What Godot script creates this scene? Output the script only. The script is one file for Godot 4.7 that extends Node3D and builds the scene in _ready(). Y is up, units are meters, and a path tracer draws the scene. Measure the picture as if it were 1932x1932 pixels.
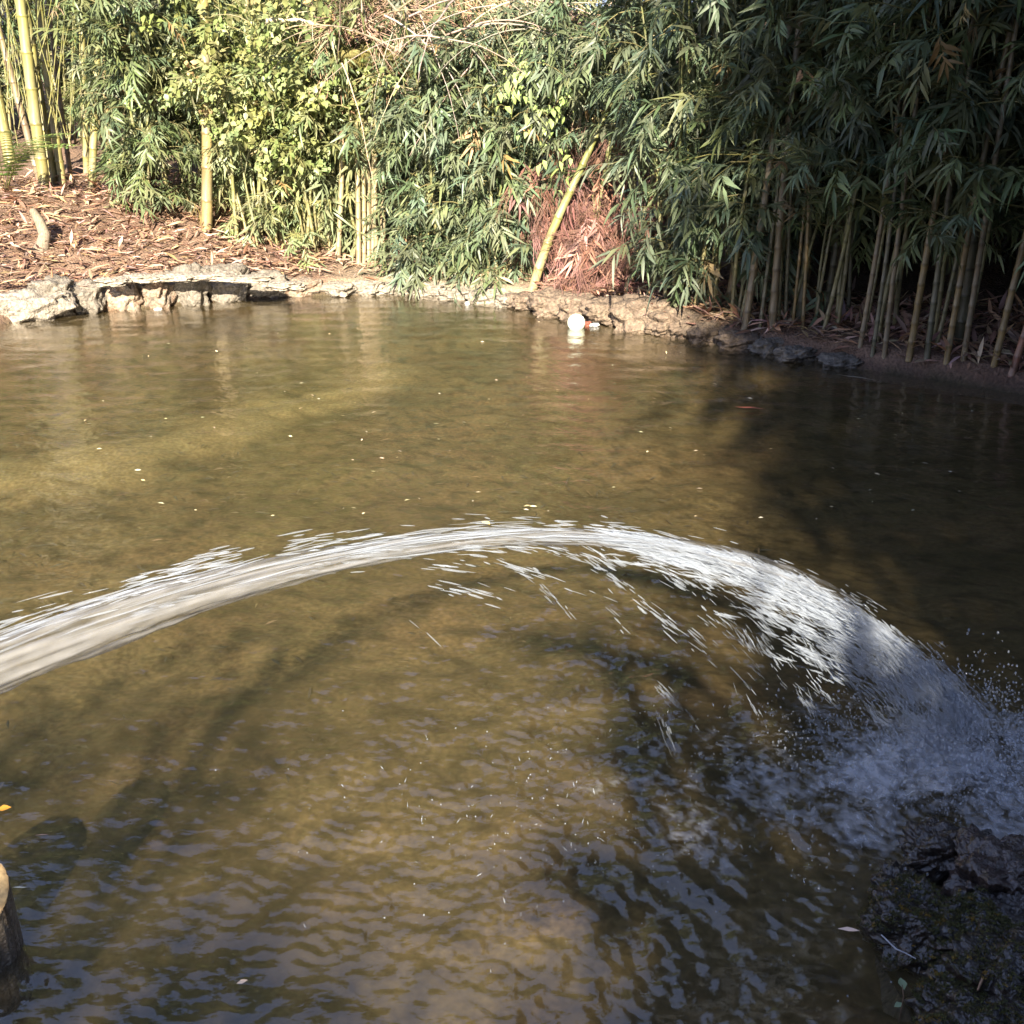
extends Node3D
# A pond before a wall of bamboo; a jet of water crosses it from the left and breaks up at the right.

const EYE := 1.6
const PITCH := 21.6
const FOV := 52.0
var rng := RandomNumberGenerator.new()
var taken := {}
var sprays: Array = []
var broad: Array = []
var dry: Array = []
var M := {}
var pond := PackedVector2Array([Vector2(-3.86, -7.89), Vector2(-3.48, -8.24), Vector2(-2.89, -8.62), Vector2(-1.86, -9.11), Vector2(-0.99, -9.2), Vector2(-0.29, -8.85), Vector2(0.14, -8.5), Vector2(0.5, -8.05), Vector2(0.9, -7.66), Vector2(1.25, -7.4), Vector2(1.55, -7.0), Vector2(1.98, -6.62), Vector2(2.38, -6.3), Vector2(2.95, -5.9), Vector2(3.6, -4.8), Vector2(3.4, -3.2), Vector2(2.4, -2.3), Vector2(1.3, -2.05), Vector2(1.05, -2.0), Vector2(0.86, -1.8), Vector2(0.80, -1.6), Vector2(0.72, -1.35), Vector2(0.35, -1.0), Vector2(-0.3, -0.8), Vector2(-1.6, -0.7), Vector2(-4.0, -0.5), Vector2(-6.0, -2.0), Vector2(-6.2, -5.0), Vector2(-5.4, -6.9)])

# ---------------------------------------------------------------- helpers

class MB:
	var v := PackedVector3Array()
	var n := PackedVector3Array()
	var c := PackedColorArray()
	var uv := PackedVector2Array()
	var ix := PackedInt32Array()
	func vert(p: Vector3, col := Color.WHITE, t := Vector2.ZERO) -> int:
		v.append(p); c.append(col); uv.append(t)
		return v.size() - 1
	func tri(a: int, b: int, d: int) -> void:
		ix.append(a); ix.append(b); ix.append(d)
	func quad(a: int, b: int, d: int, e: int) -> void:
		tri(a, b, d); tri(a, d, e)
	func tube(pts: PackedVector3Array, rad: PackedFloat32Array, sides: int, cols: PackedColorArray, cap := true) -> void:
		var count := pts.size()
		var first := v.size()
		var side := Vector3.RIGHT
		for i in count:
			var dir := (pts[mini(i + 1, count - 1)] - pts[maxi(i - 1, 0)]).normalized()
			side = side - dir * side.dot(dir)
			if side.length() < 0.05:
				side = dir.cross(Vector3.FORWARD)
			side = side.normalized()
			var up := dir.cross(side)
			for k in sides:
				var a := TAU * k / sides
				vert(pts[i] + (side * cos(a) + up * sin(a)) * rad[i], cols[i] if cols.size() > 1 else cols[0], Vector2(float(k) / sides, float(i)))
		for i in count - 1:
			for k in sides:
				var a := first + i * sides + k
				var b := first + i * sides + (k + 1) % sides
				quad(a, b, b + sides, a + sides)
		if cap:
			for k in range(1, sides - 1):
				tri(first, first + k + 1, first + k)
				var t := first + (count - 1) * sides
				tri(t, t + k, t + k + 1)
	func mesh() -> ArrayMesh:
		if n.size() != v.size():
			n.resize(v.size())
			n.fill(Vector3.ZERO)
			for i in range(0, ix.size(), 3):
				var a := v[ix[i]]
				var f := (v[ix[i + 2]] - a).cross(v[ix[i + 1]] - a)
				n[ix[i]] += f; n[ix[i + 1]] += f; n[ix[i + 2]] += f
			for i in n.size():
				n[i] = n[i].normalized() if n[i].length_squared() > 0.0 else Vector3.UP
		var arr := []
		arr.resize(Mesh.ARRAY_MAX)
		arr[Mesh.ARRAY_VERTEX] = v
		arr[Mesh.ARRAY_NORMAL] = n
		arr[Mesh.ARRAY_COLOR] = c
		arr[Mesh.ARRAY_TEX_UV] = uv
		arr[Mesh.ARRAY_INDEX] = ix
		var m := ArrayMesh.new()
		m.add_surface_from_arrays(Mesh.PRIMITIVE_TRIANGLES, arr)
		return m

func rf(a: float, b: float) -> float:
	return rng.randf_range(a, b)

func rv() -> Vector3:
	var w := Vector3(rf(-1, 1), rf(-1, 1), rf(-1, 1))
	return w.normalized() if w.length() > 0.01 else Vector3.UP

func numbered(called: String) -> String:
	taken[called] = taken.get(called, -1) + 1
	return called if taken[called] == 0 else "%s_%03d" % [called, taken[called]]

func thing(called: String, label: String, category: String, at := Vector3.ZERO, group := "") -> Node3D:
	var o := Node3D.new()
	o.name = numbered(called)
	add_child(o)
	o.position = at
	mark(o, label, category, group)
	return o

func mark(o: Node3D, label: String, category: String, group := "") -> void:
	o.set_meta("label", label)
	o.set_meta("category", category)
	if group:
		o.set_meta("group", group)

func put(called: String, mesh: Mesh, mat: Material, parent: Node3D = null, stuff := false) -> MeshInstance3D:
	var o := MeshInstance3D.new()
	o.name = called if parent else numbered(called)
	o.mesh = mesh
	o.material_override = mat
	(parent if parent else self).add_child(o, true)
	if stuff:
		o.set_meta("kind", "stuff")
	return o

func scatter(called: String, mesh: Mesh, mat: Material, xf: Array, cols: Array, parent: Node3D = null) -> MultiMeshInstance3D:
	var mm := MultiMesh.new()
	mm.transform_format = MultiMesh.TRANSFORM_3D
	mm.use_colors = true
	mm.mesh = mesh
	mm.instance_count = xf.size()
	for i in xf.size():
		mm.set_instance_transform(i, xf[i])
		mm.set_instance_color(i, cols[i])
	var o := MultiMeshInstance3D.new()
	o.name = called if parent else numbered(called)
	o.multimesh = mm
	o.material_override = mat
	(parent if parent else self).add_child(o, true)
	o.set_meta("kind", "stuff")
	return o

func sight(u: float, v: float) -> Vector3:   # the line of sight through a point of the photograph, 1932 units wide
	var f := 966.0 / tan(deg_to_rad(FOV / 2.0))
	var a := (u - 966.0) / f
	var b := (966.0 - v) / f
	var p := deg_to_rad(PITCH)
	return Vector3(a, b * cos(p) - sin(p), -(cos(p) + b * sin(p)))

func on_level(u: float, v: float, y: float) -> Vector3:
	var r := sight(u, v)
	return Vector3(0, EYE, 0) + r * ((y - EYE) / r.y)

func at_depth(u: float, v: float, z: float) -> Vector3:
	var r := sight(u, v)
	return Vector3(0, EYE, 0) + r * (z / r.z)

func noise(seed_: int, freq: float, octaves := 3, kind := FastNoiseLite.TYPE_SIMPLEX_SMOOTH) -> FastNoiseLite:
	var f := FastNoiseLite.new()
	f.seed = seed_
	f.noise_type = kind
	f.frequency = freq
	f.fractal_octaves = octaves
	if octaves == 1:
		f.fractal_type = FastNoiseLite.FRACTAL_NONE
	return f

func noise_tex(seed_: int, freq: float, size: int, lo: Color, hi: Color, octaves := 5, kind := FastNoiseLite.TYPE_SIMPLEX_SMOOTH) -> NoiseTexture2D:
	var t := NoiseTexture2D.new()
	t.width = size
	t.height = size
	t.seamless = true
	t.noise = noise(seed_, freq, octaves, kind)
	var g := Gradient.new()
	g.set_color(0, lo)
	g.set_color(1, hi)
	t.color_ramp = g
	return t

func grey(x: float) -> Color:
	return Color(x, x, x)

func mat(col: Color, rough: float, vertex := true) -> StandardMaterial3D:
	var m := StandardMaterial3D.new()
	m.albedo_color = col
	m.roughness = rough
	m.vertex_color_use_as_albedo = vertex
	m.cull_mode = BaseMaterial3D.CULL_DISABLED
	return m

func make_materials() -> void:
	var leaf := mat(Color.WHITE, 0.42)
	leaf.backlight_enabled = true
	leaf.backlight = grey(0.82)
	leaf.metallic_specular = 0.4
	M.leaf = leaf
	var deadleaf := mat(Color.WHITE, 0.8)
	deadleaf.backlight_enabled = true
	deadleaf.backlight = grey(0.6)
	M.dry = deadleaf
	var culm := mat(Color.WHITE, 0.45)
	culm.albedo_texture = noise_tex(5, 0.02, 256, grey(0.72), Color.WHITE)
	culm.uv1_triplanar = true
	culm.uv1_scale = Vector3(6, 1.2, 6)
	M.culm = culm
	var bark := mat(Color.WHITE, 0.85)
	bark.albedo_texture = noise_tex(6, 0.03, 256, grey(0.55), Color.WHITE)
	bark.uv1_triplanar = true
	bark.uv1_scale = Vector3(9, 4, 9)
	M.bark = bark
	var rock := mat(Color.WHITE, 0.8)
	rock.albedo_texture = noise_tex(7, 0.02, 512, grey(0.45), Color.WHITE, 6)
	rock.uv1_triplanar = true
	rock.uv1_scale = Vector3(2.5, 2.5, 2.5)
	rock.heightmap_enabled = true
	rock.heightmap_texture = noise_tex(8, 0.03, 512, Color.BLACK, Color.WHITE, 6)
	rock.heightmap_scale = 1.2
	M.rock = rock
	var wet := mat(Color.WHITE, 0.28)
	wet.albedo_texture = noise_tex(9, 0.025, 512, grey(0.5), Color.WHITE, 6)
	wet.uv1_triplanar = true
	wet.uv1_scale = Vector3(5, 5, 5)
	wet.heightmap_enabled = true
	wet.heightmap_texture = noise_tex(10, 0.035, 512, Color.BLACK, Color.WHITE, 6)
	wet.heightmap_scale = 0.4
	M.wet = wet
	var soil := mat(Color.WHITE, 0.95)
	soil.albedo_texture = noise_tex(11, 0.05, 512, grey(0.5), Color.WHITE, 6)
	soil.uv1_triplanar = true
	soil.uv1_world_triplanar = true
	soil.uv1_scale = Vector3(1.3, 1.3, 1.3)
	soil.heightmap_enabled = true
	soil.heightmap_texture = noise_tex(12, 0.06, 512, Color.BLACK, Color.WHITE, 6)
	soil.heightmap_scale = 2.0
	M.soil = soil
	var bed := mat(Color.WHITE, 1.0)
	bed.metallic_specular = 0.1
	bed.albedo_texture = noise_tex(13, 0.035, 1024, grey(0.55), Color.WHITE, 6)
	bed.uv1_triplanar = true
	bed.uv1_world_triplanar = true
	bed.uv1_scale = Vector3(0.9, 0.9, 0.9)
	M.bed = bed
	var water := mat(Color(Color(0.085, 0.064, 0.030).linear_to_srgb(), 0.27), 0.02, false)
	water.transparency = BaseMaterial3D.TRANSPARENCY_ALPHA
	water.metallic_specular = 0.5
	water.heightmap_enabled = true
	water.heightmap_texture = noise_tex(14, 0.02, 1024, Color.BLACK, Color.WHITE, 3)
	water.uv1_triplanar = true
	water.uv1_world_triplanar = true
	water.uv1_scale = Vector3(1.0, 1.0, 1.6)
	water.heightmap_scale = 0.11
	M.water = water
	var stream := mat(Color.WHITE, 0.30)
	stream.transparency = BaseMaterial3D.TRANSPARENCY_ALPHA
	M.stream = stream
	var drop := mat(Color(0.74, 0.78, 0.84, 0.10), 0.08, false)
	drop.transparency = BaseMaterial3D.TRANSPARENCY_ALPHA
	M.drop = drop
	var froth := mat(Color.WHITE, 0.4)
	froth.transparency = BaseMaterial3D.TRANSPARENCY_ALPHA
	M.froth = froth

# ---------------------------------------------------------------- leaves

func add_leaf(b: MB, base: Vector3, dir: Vector3, up: Vector3, length: float, width: float, droop: float, wide_at := 0.35, col := Color.WHITE) -> void:
	var side := dir.cross(up).normalized()
	var nrm := side.cross(dir).normalized()
	var p1 := base + dir * length * wide_at + nrm * length * 0.02
	var p2 := base + dir * length * 0.7 - Vector3(0, droop * 0.4 * length, 0)
	var tip := base + dir * length - Vector3(0, droop * length, 0)
	var i0 := b.vert(base, col)
	var l1 := b.vert(p1 + side * width * 0.5 + nrm * width * 0.12, col)
	var c1 := b.vert(p1, col)
	var r1 := b.vert(p1 - side * width * 0.5 + nrm * width * 0.12, col)
	var l2 := b.vert(p2 + side * width * 0.36 + nrm * width * 0.1, col)
	var c2 := b.vert(p2, col)
	var r2 := b.vert(p2 - side * width * 0.36 + nrm * width * 0.1, col)
	var t := b.vert(tip, col)
	b.tri(i0, c1, l1); b.tri(i0, r1, c1)
	b.quad(l1, c1, c2, l2); b.quad(c1, r1, r2, c2)
	b.tri(l2, c2, t); b.tri(c2, r2, t)

func bamboo_spray(leaves: int, length: float, width: float) -> ArrayMesh:   # grows along -z
	var b := MB.new()
	var reach := length * 1.1
	for i in leaves:
		var t := (i + 0.5) / leaves
		var a := deg_to_rad(rf(20, 62)) * (1.0 if i % 2 == 0 else -1.0)
		if i == leaves - 1:
			a = rf(-0.2, 0.2)
		var base := Vector3(rf(-0.01, 0.01), -0.12 * t * t * reach, -t * reach)
		var dir := Vector3(sin(a), rf(-0.65, 0.15), -cos(a)).normalized()
		add_leaf(b, base, dir, Vector3(rf(-0.5, 0.5), 1, rf(-0.5, 0.5)).normalized(), length * rf(0.7, 1.15), width * rf(0.8, 1.2), rf(0.1, 0.4))
	var stem := PackedVector3Array()
	var rr := PackedFloat32Array()
	for k in 4:
		var t := k / 3.0
		stem.append(Vector3(0, -0.12 * t * t * reach, -t * reach)); rr.append(0.0022 * (1.0 - 0.6 * t))
	b.tube(stem, rr, 3, PackedColorArray([Color(1.5, 1.1, 0.9)]), false)
	return b.mesh()

func round_spray(leaves: int, length: float, width: float) -> ArrayMesh:
	var b := MB.new()
	for i in leaves:
		var t := (i + 0.5) / leaves
		var a := rf(-1.5, 1.5)
		var base := Vector3(rf(-0.05, 0.05), rf(-0.06, 0.03), -t * 0.22)
		add_leaf(b, base, Vector3(sin(a), rf(-0.7, 0.2), -cos(a)).normalized(), Vector3(rf(-0.6, 0.6), 1, rf(-0.6, 0.6)).normalized(), length * rf(0.7, 1.2), width * rf(0.8, 1.2), 0.15, 0.42)
	return b.mesh()

func twig_spray(strands: int, length: float, spread: float) -> ArrayMesh:   # thin dry strands that hang from one point
	var b := MB.new()
	for i in strands:
		var dir := Vector3(rf(-spread, spread), rf(-0.5, 0.3), -1).normalized()
		var p := Vector3(rf(-0.04, 0.04), rf(-0.04, 0.04), 0)
		var pts := PackedVector3Array()
		var rr := PackedFloat32Array()
		var r := rf(0.0022, 0.005)
		for k in 5:
			pts.append(p); rr.append(r * (1.0 - 0.17 * k))
			p += dir * length * rf(0.15, 0.3)
			dir = (dir + rv() * 0.3 + Vector3(0, -0.1, 0)).normalized()
		b.tube(pts, rr, 3, PackedColorArray([grey(rf(0.6, 1.3))]), false)
	return b.mesh()

func aimed(at: Vector3, dir: Vector3, scale_: float) -> Transform3D:
	var up := (Vector3.UP + rv() * 0.45).normalized()
	if absf(dir.normalized().dot(up)) > 0.97:
		up = Vector3.RIGHT
	return Transform3D(Basis.looking_at(dir, up).scaled(Vector3.ONE * scale_), at)

func tint(base: Color, vary := 0.3) -> Color:
	var k := exp(rf(-vary, vary))
	return Color(base.r * k * rf(0.85, 1.18), base.g * k, base.b * k * rf(0.8, 1.25))

const GREEN := Color(0.12, 0.148, 0.070)
const LIME := Color(0.185, 0.21, 0.10)
const BLUISH := Color(0.11, 0.14, 0.080)
const STRAW := Color(0.30, 0.22, 0.11)

# A bough from a stem, with sprays along its outer part. Everything is local to the plant.
func bough(tw: MB, xf: Array, cols: Array, start: Vector3, dir: Vector3, length: float, droop: float, count: int, size: float, col: Color, wood: Color) -> void:
	var pts := PackedVector3Array()
	var rr := PackedFloat32Array()
	var p := start
	var d := dir.normalized()
	for k in 5:
		pts.append(p)
		rr.append(0.006 * (1.0 - 0.18 * k))
		p += d * length / 4.0
		d = (d + Vector3(rf(-0.12, 0.12), -droop, rf(-0.12, 0.12))).normalized()
	tw.tube(pts, rr, 4, PackedColorArray([wood]), false)
	for i in count:
		var t := 0.25 + 0.75 * (i + rf(0.0, 1.0)) / count
		var k := clampi(int(t * 4.0), 0, 3)
		var at := pts[k].lerp(pts[k + 1], t * 4.0 - k)
		var dd := (pts[k + 1] - pts[k]).normalized()
		var f := (dd * 0.7 + rv() * 0.75 + Vector3(0, -0.22, 0)).normalized()
		xf.append(aimed(at, f, size * rf(0.5, 1.2)))
		cols.append(tint(STRAW if rng.randf() < 0.015 else col))

func two_leaves(lib: Array, xf: Array, cols: Array, t: Node3D) -> void:
	var cut := xf.size() / 2
	var a := rng.randi() % lib.size()
	var x0 := []
	var x1 := []
	var c0 := []
	var c1 := []
	for i in xf.size():
		if i % 2 == 0:
			x0.append(xf[i]); c0.append(cols[i])
		else:
			x1.append(xf[i]); c1.append(cols[i])
	if cut > 0:
		scatter("leaves", lib[a], M.leaf, x0, c0, t)
		scatter("leaves", lib[(a + 1) % lib.size()], M.leaf, x1, c1, t)

# One culm with rings at its nodes; returns the points along it.
func culm_points(height: float, lean: Vector2, bend: float) -> PackedVector3Array:
	var pts := PackedVector3Array()
	var away := rf(0, TAU)
	for i in 25:
		var t := i / 24.0
		var w := t * 0.75 + 0.25 * pow(t, 2.2)
		var drop := bend * height * t * t * t
		pts.append(Vector3(lean.x * w + cos(away) * 0.015 * sin(t * 9.0), height * t - drop * 0.4, lean.y * w + drop + sin(away) * 0.015 * sin(t * 7.0)))
	return pts

func culm_mesh(b: MB, path: PackedVector3Array, r: float, low: Color, high: Color) -> void:
	var pts := PackedVector3Array()
	var rr := PackedFloat32Array()
	var cc := PackedColorArray()
	var total := 0.0
	for i in path.size() - 1:
		total += path[i].distance_to(path[i + 1])
	var gap := clampf(r * 5.5, 0.12, 0.34)
	var s := 0.0
	var n := int(total / gap)
	for k in n + 1:
		for e in [-0.012, -0.004, 0.004, 0.012]:
			s = clampf(k * gap + e * (1.0 + r * 8.0), 0.0, total)
			var t := s / total
			var q := t * (path.size() - 1)
			var i := clampi(int(q), 0, path.size() - 2)
			pts.append(path[i].lerp(path[i + 1], q - i))
			var taper := r * (1.0 - 0.82 * pow(t, 1.3))
			rr.append(taper * (1.16 if absf(e) < 0.01 else 1.0))
			var c := low.lerp(high, clampf(t * 2.2, 0, 1)) * rf(0.74, 1.2)
			if e > 0.01:
				c = c.lerp(Color(0.34, 0.31, 0.23), rf(0.1, 0.5))
			elif absf(e) < 0.01:
				c = c * 0.7
			c.a = 1.0
			cc.append(c)
	b.tube(pts, rr, 9, cc)

# o: height, r, lean, bend, from (share of the height where leaves begin), boughs, sprays, reach, size, leaf, low, high
func bamboo(called: String, label: String, category: String, at: Vector3, o: Dictionary, group := "") -> Node3D:
	var t := thing(called, label, category, at, group)
	var h: float = o.get("height", 5.0)
	var lean: Vector2 = o.get("lean", Vector2(rf(-0.3, 0.3), rf(-0.3, 0.3)))
	var path := culm_points(h, lean, o.get("bend", 0.06))
	var b := MB.new()
	var r: float = o.get("r", 0.03)
	culm_mesh(b, path, r, o.get("low", Color(0.30, 0.25, 0.10)), o.get("high", Color(0.20, 0.22, 0.06)))
	put("culm", b.mesh(), M.culm, t)
	var tw := MB.new()
	var xf := []
	var cols := []
	var boughs: int = o.get("boughs", 20)
	var from: float = o.get("from", 0.3)
	var reach: float = o.get("reach", 0.7)
	for i in boughs:
		var q := lerpf(from, 1.0, (i + rf(0, 1)) / boughs) * 23.99
		var k := clampi(int(q), 0, 23)
		var p := path[k].lerp(path[k + 1], q - k)
		var a := rf(0, TAU)
		bough(tw, xf, cols, p, Vector3(cos(a), rf(0.1, 0.9), sin(a)), reach * rf(0.5, 1.2), 0.22, o.get("sprays", 5), o.get("size", 1.0), o.get("leaf", GREEN), Color(0.2, 0.19, 0.07))
	if boughs > 0:
		put("twig", tw.mesh(), M.culm, t, true)
		two_leaves(sprays, xf, cols, t)
	return t

# A bushy clump: several thin stems and leaves from low to high, mostly towards the light.
func clump(called: String, label: String, category: String, at: Vector3, height: float, wide: float, boughs: int, leaf: Color, group := "", low_from := 0.05, kind := "bamboo", size := 1.0) -> Node3D:
	var t := thing(called, label, category, at, group)
	var tw := MB.new()
	var xf := []
	var cols := []
	var stems := 5
	for s in stems:
		var path := culm_points(height * rf(0.75, 1.1), Vector2(rf(-wide, wide), rf(-wide, wide)), 0.12)
		var off := Vector3(rf(-0.3, 0.3) * wide, 0, rf(-0.3, 0.3) * wide)
		for i in path.size():
			path[i] += off
		var b := MB.new()
		culm_mesh(b, path, rf(0.010, 0.018), Color(0.26, 0.22, 0.10), Color(0.17, 0.19, 0.06))
		put("stem", b.mesh(), M.culm, t)
		for i in boughs / stems:
			var q := lerpf(low_from, 0.98, (i + rf(0, 1)) / (boughs / stems)) * 23.99
			var k := clampi(int(q), 0, 23)
			var p := path[k].lerp(path[k + 1], q - k)
			var a := rf(0, TAU)
			bough(tw, xf, cols, p, Vector3(cos(a), rf(-0.1, 0.8), sin(a)), wide * rf(0.6, 1.3), 0.26, 6, size, leaf, Color(0.2, 0.18, 0.08))
	put("twig", tw.mesh(), M.culm, t, true)
	var lib := broad if kind == "broad" else sprays
	two_leaves(lib, xf, cols, t)
	return t

# ---------------------------------------------------------------- stones

func stone_mesh(size: Vector3, seed_: int, rough: float, res: int, col: Color, col2: Color, facets := 0.5, top := Color(0, 0, 0, 0)) -> ArrayMesh:
	var b := MB.new()
	var keys := {}
	var soft := noise(seed_, 0.9, 4)
	var cell := noise(seed_ + 7, 0.8, 1, FastNoiseLite.TYPE_CELLULAR)
	cell.cellular_return_type = FastNoiseLite.RETURN_DISTANCE
	var axes := [Basis(Vector3.RIGHT, Vector3.UP, Vector3.BACK), Basis(Vector3.LEFT, Vector3.UP, Vector3.FORWARD), Basis(Vector3.FORWARD, Vector3.UP, Vector3.RIGHT), Basis(Vector3.BACK, Vector3.UP, Vector3.LEFT), Basis(Vector3.RIGHT, Vector3.FORWARD, Vector3.UP), Basis(Vector3.RIGHT, Vector3.BACK, Vector3.DOWN)]
	for ax: Basis in axes:
		var grid := PackedInt32Array()
		for i in res + 1:
			for j in res + 1:
				var p := ax * Vector3(2.0 * i / res - 1.0, 2.0 * j / res - 1.0, 1.0)
				var key := Vector3i((p * 1000.0).round())
				if not keys.has(key):
					var boxy := p / maxf(absf(p.x), maxf(absf(p.y), absf(p.z)))
					var d := p.normalized().lerp(boxy * 0.75, 0.35)
					var k := 1.0 + rough * soft.get_noise_3dv(d * 1.4) + facets * 0.35 * cell.get_noise_3dv(d * 1.3) + rough * 0.25 * soft.get_noise_3dv(d * 5.0)
					var q := d * k
					var mixed := clampf(0.5 + 0.9 * soft.get_noise_3dv(d * 2.3 + Vector3(5, 2, 1)), 0, 1)
					var c := col.lerp(col2, mixed)
					if top.a > 0.0 and d.y + 0.25 * soft.get_noise_3dv(d * 3.0) > 0.42:
						c = top
					keys[key] = b.vert(q * size, c)
				grid.append(keys[key])
		for i in res:
			for j in res:
				var a := grid[i * (res + 1) + j]
				var e := grid[(i + 1) * (res + 1) + j]
				b.quad(a, grid[i * (res + 1) + j + 1], grid[(i + 1) * (res + 1) + j + 1], e)
	return b.mesh()

func stone(called: String, label: String, category: String, at: Vector3, size: Vector3, turn: float, seed_: int, col: Color, col2: Color, material: Material, group := "", rough := 0.35, res := 14, facets := 0.5, top := Color(0, 0, 0, 0)) -> Node3D:
	var o := put(called, stone_mesh(size, seed_, rough, res, col, col2, facets, top), material)
	o.position = at
	o.rotation.y = turn
	mark(o, label, category, group)
	return o

# ---------------------------------------------------------------- land

func to_pond(p: Vector2) -> float:   # metres from the waterline, positive on land
	var best := 1e9
	var inside := false
	var n := pond.size()
	for i in n:
		var a := pond[i]
		var c := pond[(i + 1) % n]
		var e := c - a
		var w := p - a
		var d := (w - e * clampf(w.dot(e) / e.length_squared(), 0, 1)).length_squared()
		if d < best:
			best = d
		if (a.y > p.y) != (c.y > p.y) and p.x < (c.x - a.x) * (p.y - a.y) / (c.y - a.y) + a.x:
			inside = not inside
	return -sqrt(best) if inside else sqrt(best)

var bumps := FastNoiseLite.new()
func land(x: float, z: float) -> float:
	var d := to_pond(Vector2(x, z))
	d += 0.10 * bumps.get_noise_2d(x * 6.0, z * 6.0)
	if d < 0.0:
		return maxf(d * 1.6, -0.7)
	if z > -3.2 and x > 0.4:
		return -0.12 + 0.16 * smoothstep(0.25, 0.5, d) + 0.25 * clampf(d - 0.6, 0, 4) + 0.02 * bumps.get_noise_2d(x * 40.0, z * 40.0)
	var left := clampf((-1.2 - x) / 1.6, 0, 1) * clampf((-z - 5.5) / 2.0, 0, 1)
	var rise := lerpf(0.10, 0.29, left)
	var h := 0.11 * smoothstep(0.0, 0.12, d) + rise * minf(d, 2.2) + 0.14 * clampf(d - 2.2, 0, 30)
	return h + 0.05 * bumps.get_noise_2d(x * 9.0, z * 9.0) * minf(1.0, d * 4.0) + 0.02 * bumps.get_noise_2d(x * 40.0, z * 40.0) * minf(1.0, d * 6.0)

func axis(lo: float, hi: float, fine_lo: float, fine_hi: float, step: float, grow: float) -> PackedFloat32Array:
	var a := PackedFloat32Array()
	var x := fine_lo
	while x < fine_hi:
		a.append(x); x += step
	a.append(fine_hi)
	var s := step
	x = fine_hi
	while x < hi:
		s *= grow; x += s; a.append(x)
	s = step
	x = fine_lo
	while x > lo:
		s *= grow; x -= s; a.insert(0, x)
	return a

func sheet(xs: PackedFloat32Array, zs: PackedFloat32Array, height: Callable, colour: Callable) -> ArrayMesh:
	var b := MB.new()
	var nx := xs.size()
	for z in zs:
		for x in xs:
			var y: float = height.call(x, z)
			b.v.append(Vector3(x, y, z))
			b.c.append(colour.call(x, z, y))
			b.uv.append(Vector2(x, z))
	for j in zs.size() - 1:
		for i in nx - 1:
			var a := j * nx + i
			b.ix.append_array(PackedInt32Array([a, a + 1, a + nx + 1, a, a + nx + 1, a + nx]))
	return b.mesh()

func build_land() -> void:
	bumps.seed = 3
	bumps.frequency = 0.1
	bumps.fractal_octaves = 4
	var big := noise(21, 0.35, 4)
	var earth := func(x: float, z: float, y: float) -> Color:
		var k := clampf(0.5 + 0.8 * big.get_noise_2d(x * 2.0, z * 2.0), 0, 1)
		var litter := Color(0.20, 0.115, 0.075).lerp(Color(0.30, 0.19, 0.125), k)
		var pale := Color(0.50, 0.42, 0.29).lerp(Color(0.36, 0.27, 0.17), k)
		var sandy := clampf((x + 1.7) / 0.6, 0, 1) * clampf((0.6 - x) / 0.5, 0, 1)
		var c := litter.lerp(pale, sandy)
		if y < 0.012:
			c = Color(0.08, 0.06, 0.028)
		elif y < 0.05:
			c = c * 0.6
		c.a = 1.0
		return c
	var g := put("ground", sheet(axis(-150, 150, -6.6, 4.6, 0.07, 1.13), axis(-150, 150, -12.6, -0.2, 0.07, 1.13), land, earth), M.soil)
	g.set_meta("kind", "structure")
	var lump := noise(31, 1.1, 4)
	var patch := noise(32, 0.9, 5)
	var specks := noise(33, 5.0, 3)
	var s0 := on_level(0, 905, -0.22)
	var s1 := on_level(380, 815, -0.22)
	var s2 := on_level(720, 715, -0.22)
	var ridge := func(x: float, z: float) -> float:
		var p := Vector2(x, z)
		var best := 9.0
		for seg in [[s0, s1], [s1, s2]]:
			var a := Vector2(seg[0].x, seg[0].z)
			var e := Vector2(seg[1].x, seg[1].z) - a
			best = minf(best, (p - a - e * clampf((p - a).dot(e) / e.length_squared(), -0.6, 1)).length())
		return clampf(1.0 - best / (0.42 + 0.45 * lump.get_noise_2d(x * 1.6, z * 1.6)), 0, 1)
	var deep := func(x: float, z: float) -> float:
		var off := -to_pond(Vector2(x, z))
		return -0.05 - 0.20 * smoothstep(-0.1, 2.4, off) + 0.04 * lump.get_noise_2d(x, z) * smoothstep(0.0, 0.6, off) + 0.05 * ridge.call(x, z) + 0.012 * specks.get_noise_2d(x, z)
	var mud := func(x: float, z: float, _y: float) -> Color:
		var k := clampf(0.5 + 1.1 * patch.get_noise_2d(x, z), 0, 1)
		var c := Color(0.150, 0.110, 0.047).lerp(Color(0.066, 0.050, 0.023), k)
		c = c.lerp(Color(0.145, 0.092, 0.042), clampf(1.4 * patch.get_noise_2d(x + 40.0, z - 10.0), 0, 1))
		var dark := specks.get_noise_2d(x * 1.2, z * 1.6)
		c = c.lerp(Color(0.024, 0.020, 0.011), 0.8 * smoothstep(0.10, 0.38, dark))
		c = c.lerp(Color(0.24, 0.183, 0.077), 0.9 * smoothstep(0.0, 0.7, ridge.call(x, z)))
		c.a = 1.0
		return c
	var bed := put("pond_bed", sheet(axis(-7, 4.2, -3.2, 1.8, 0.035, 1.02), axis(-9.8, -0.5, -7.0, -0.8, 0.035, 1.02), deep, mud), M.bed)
	bed.set_meta("kind", "structure")

# ---------------------------------------------------------------- water

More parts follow.
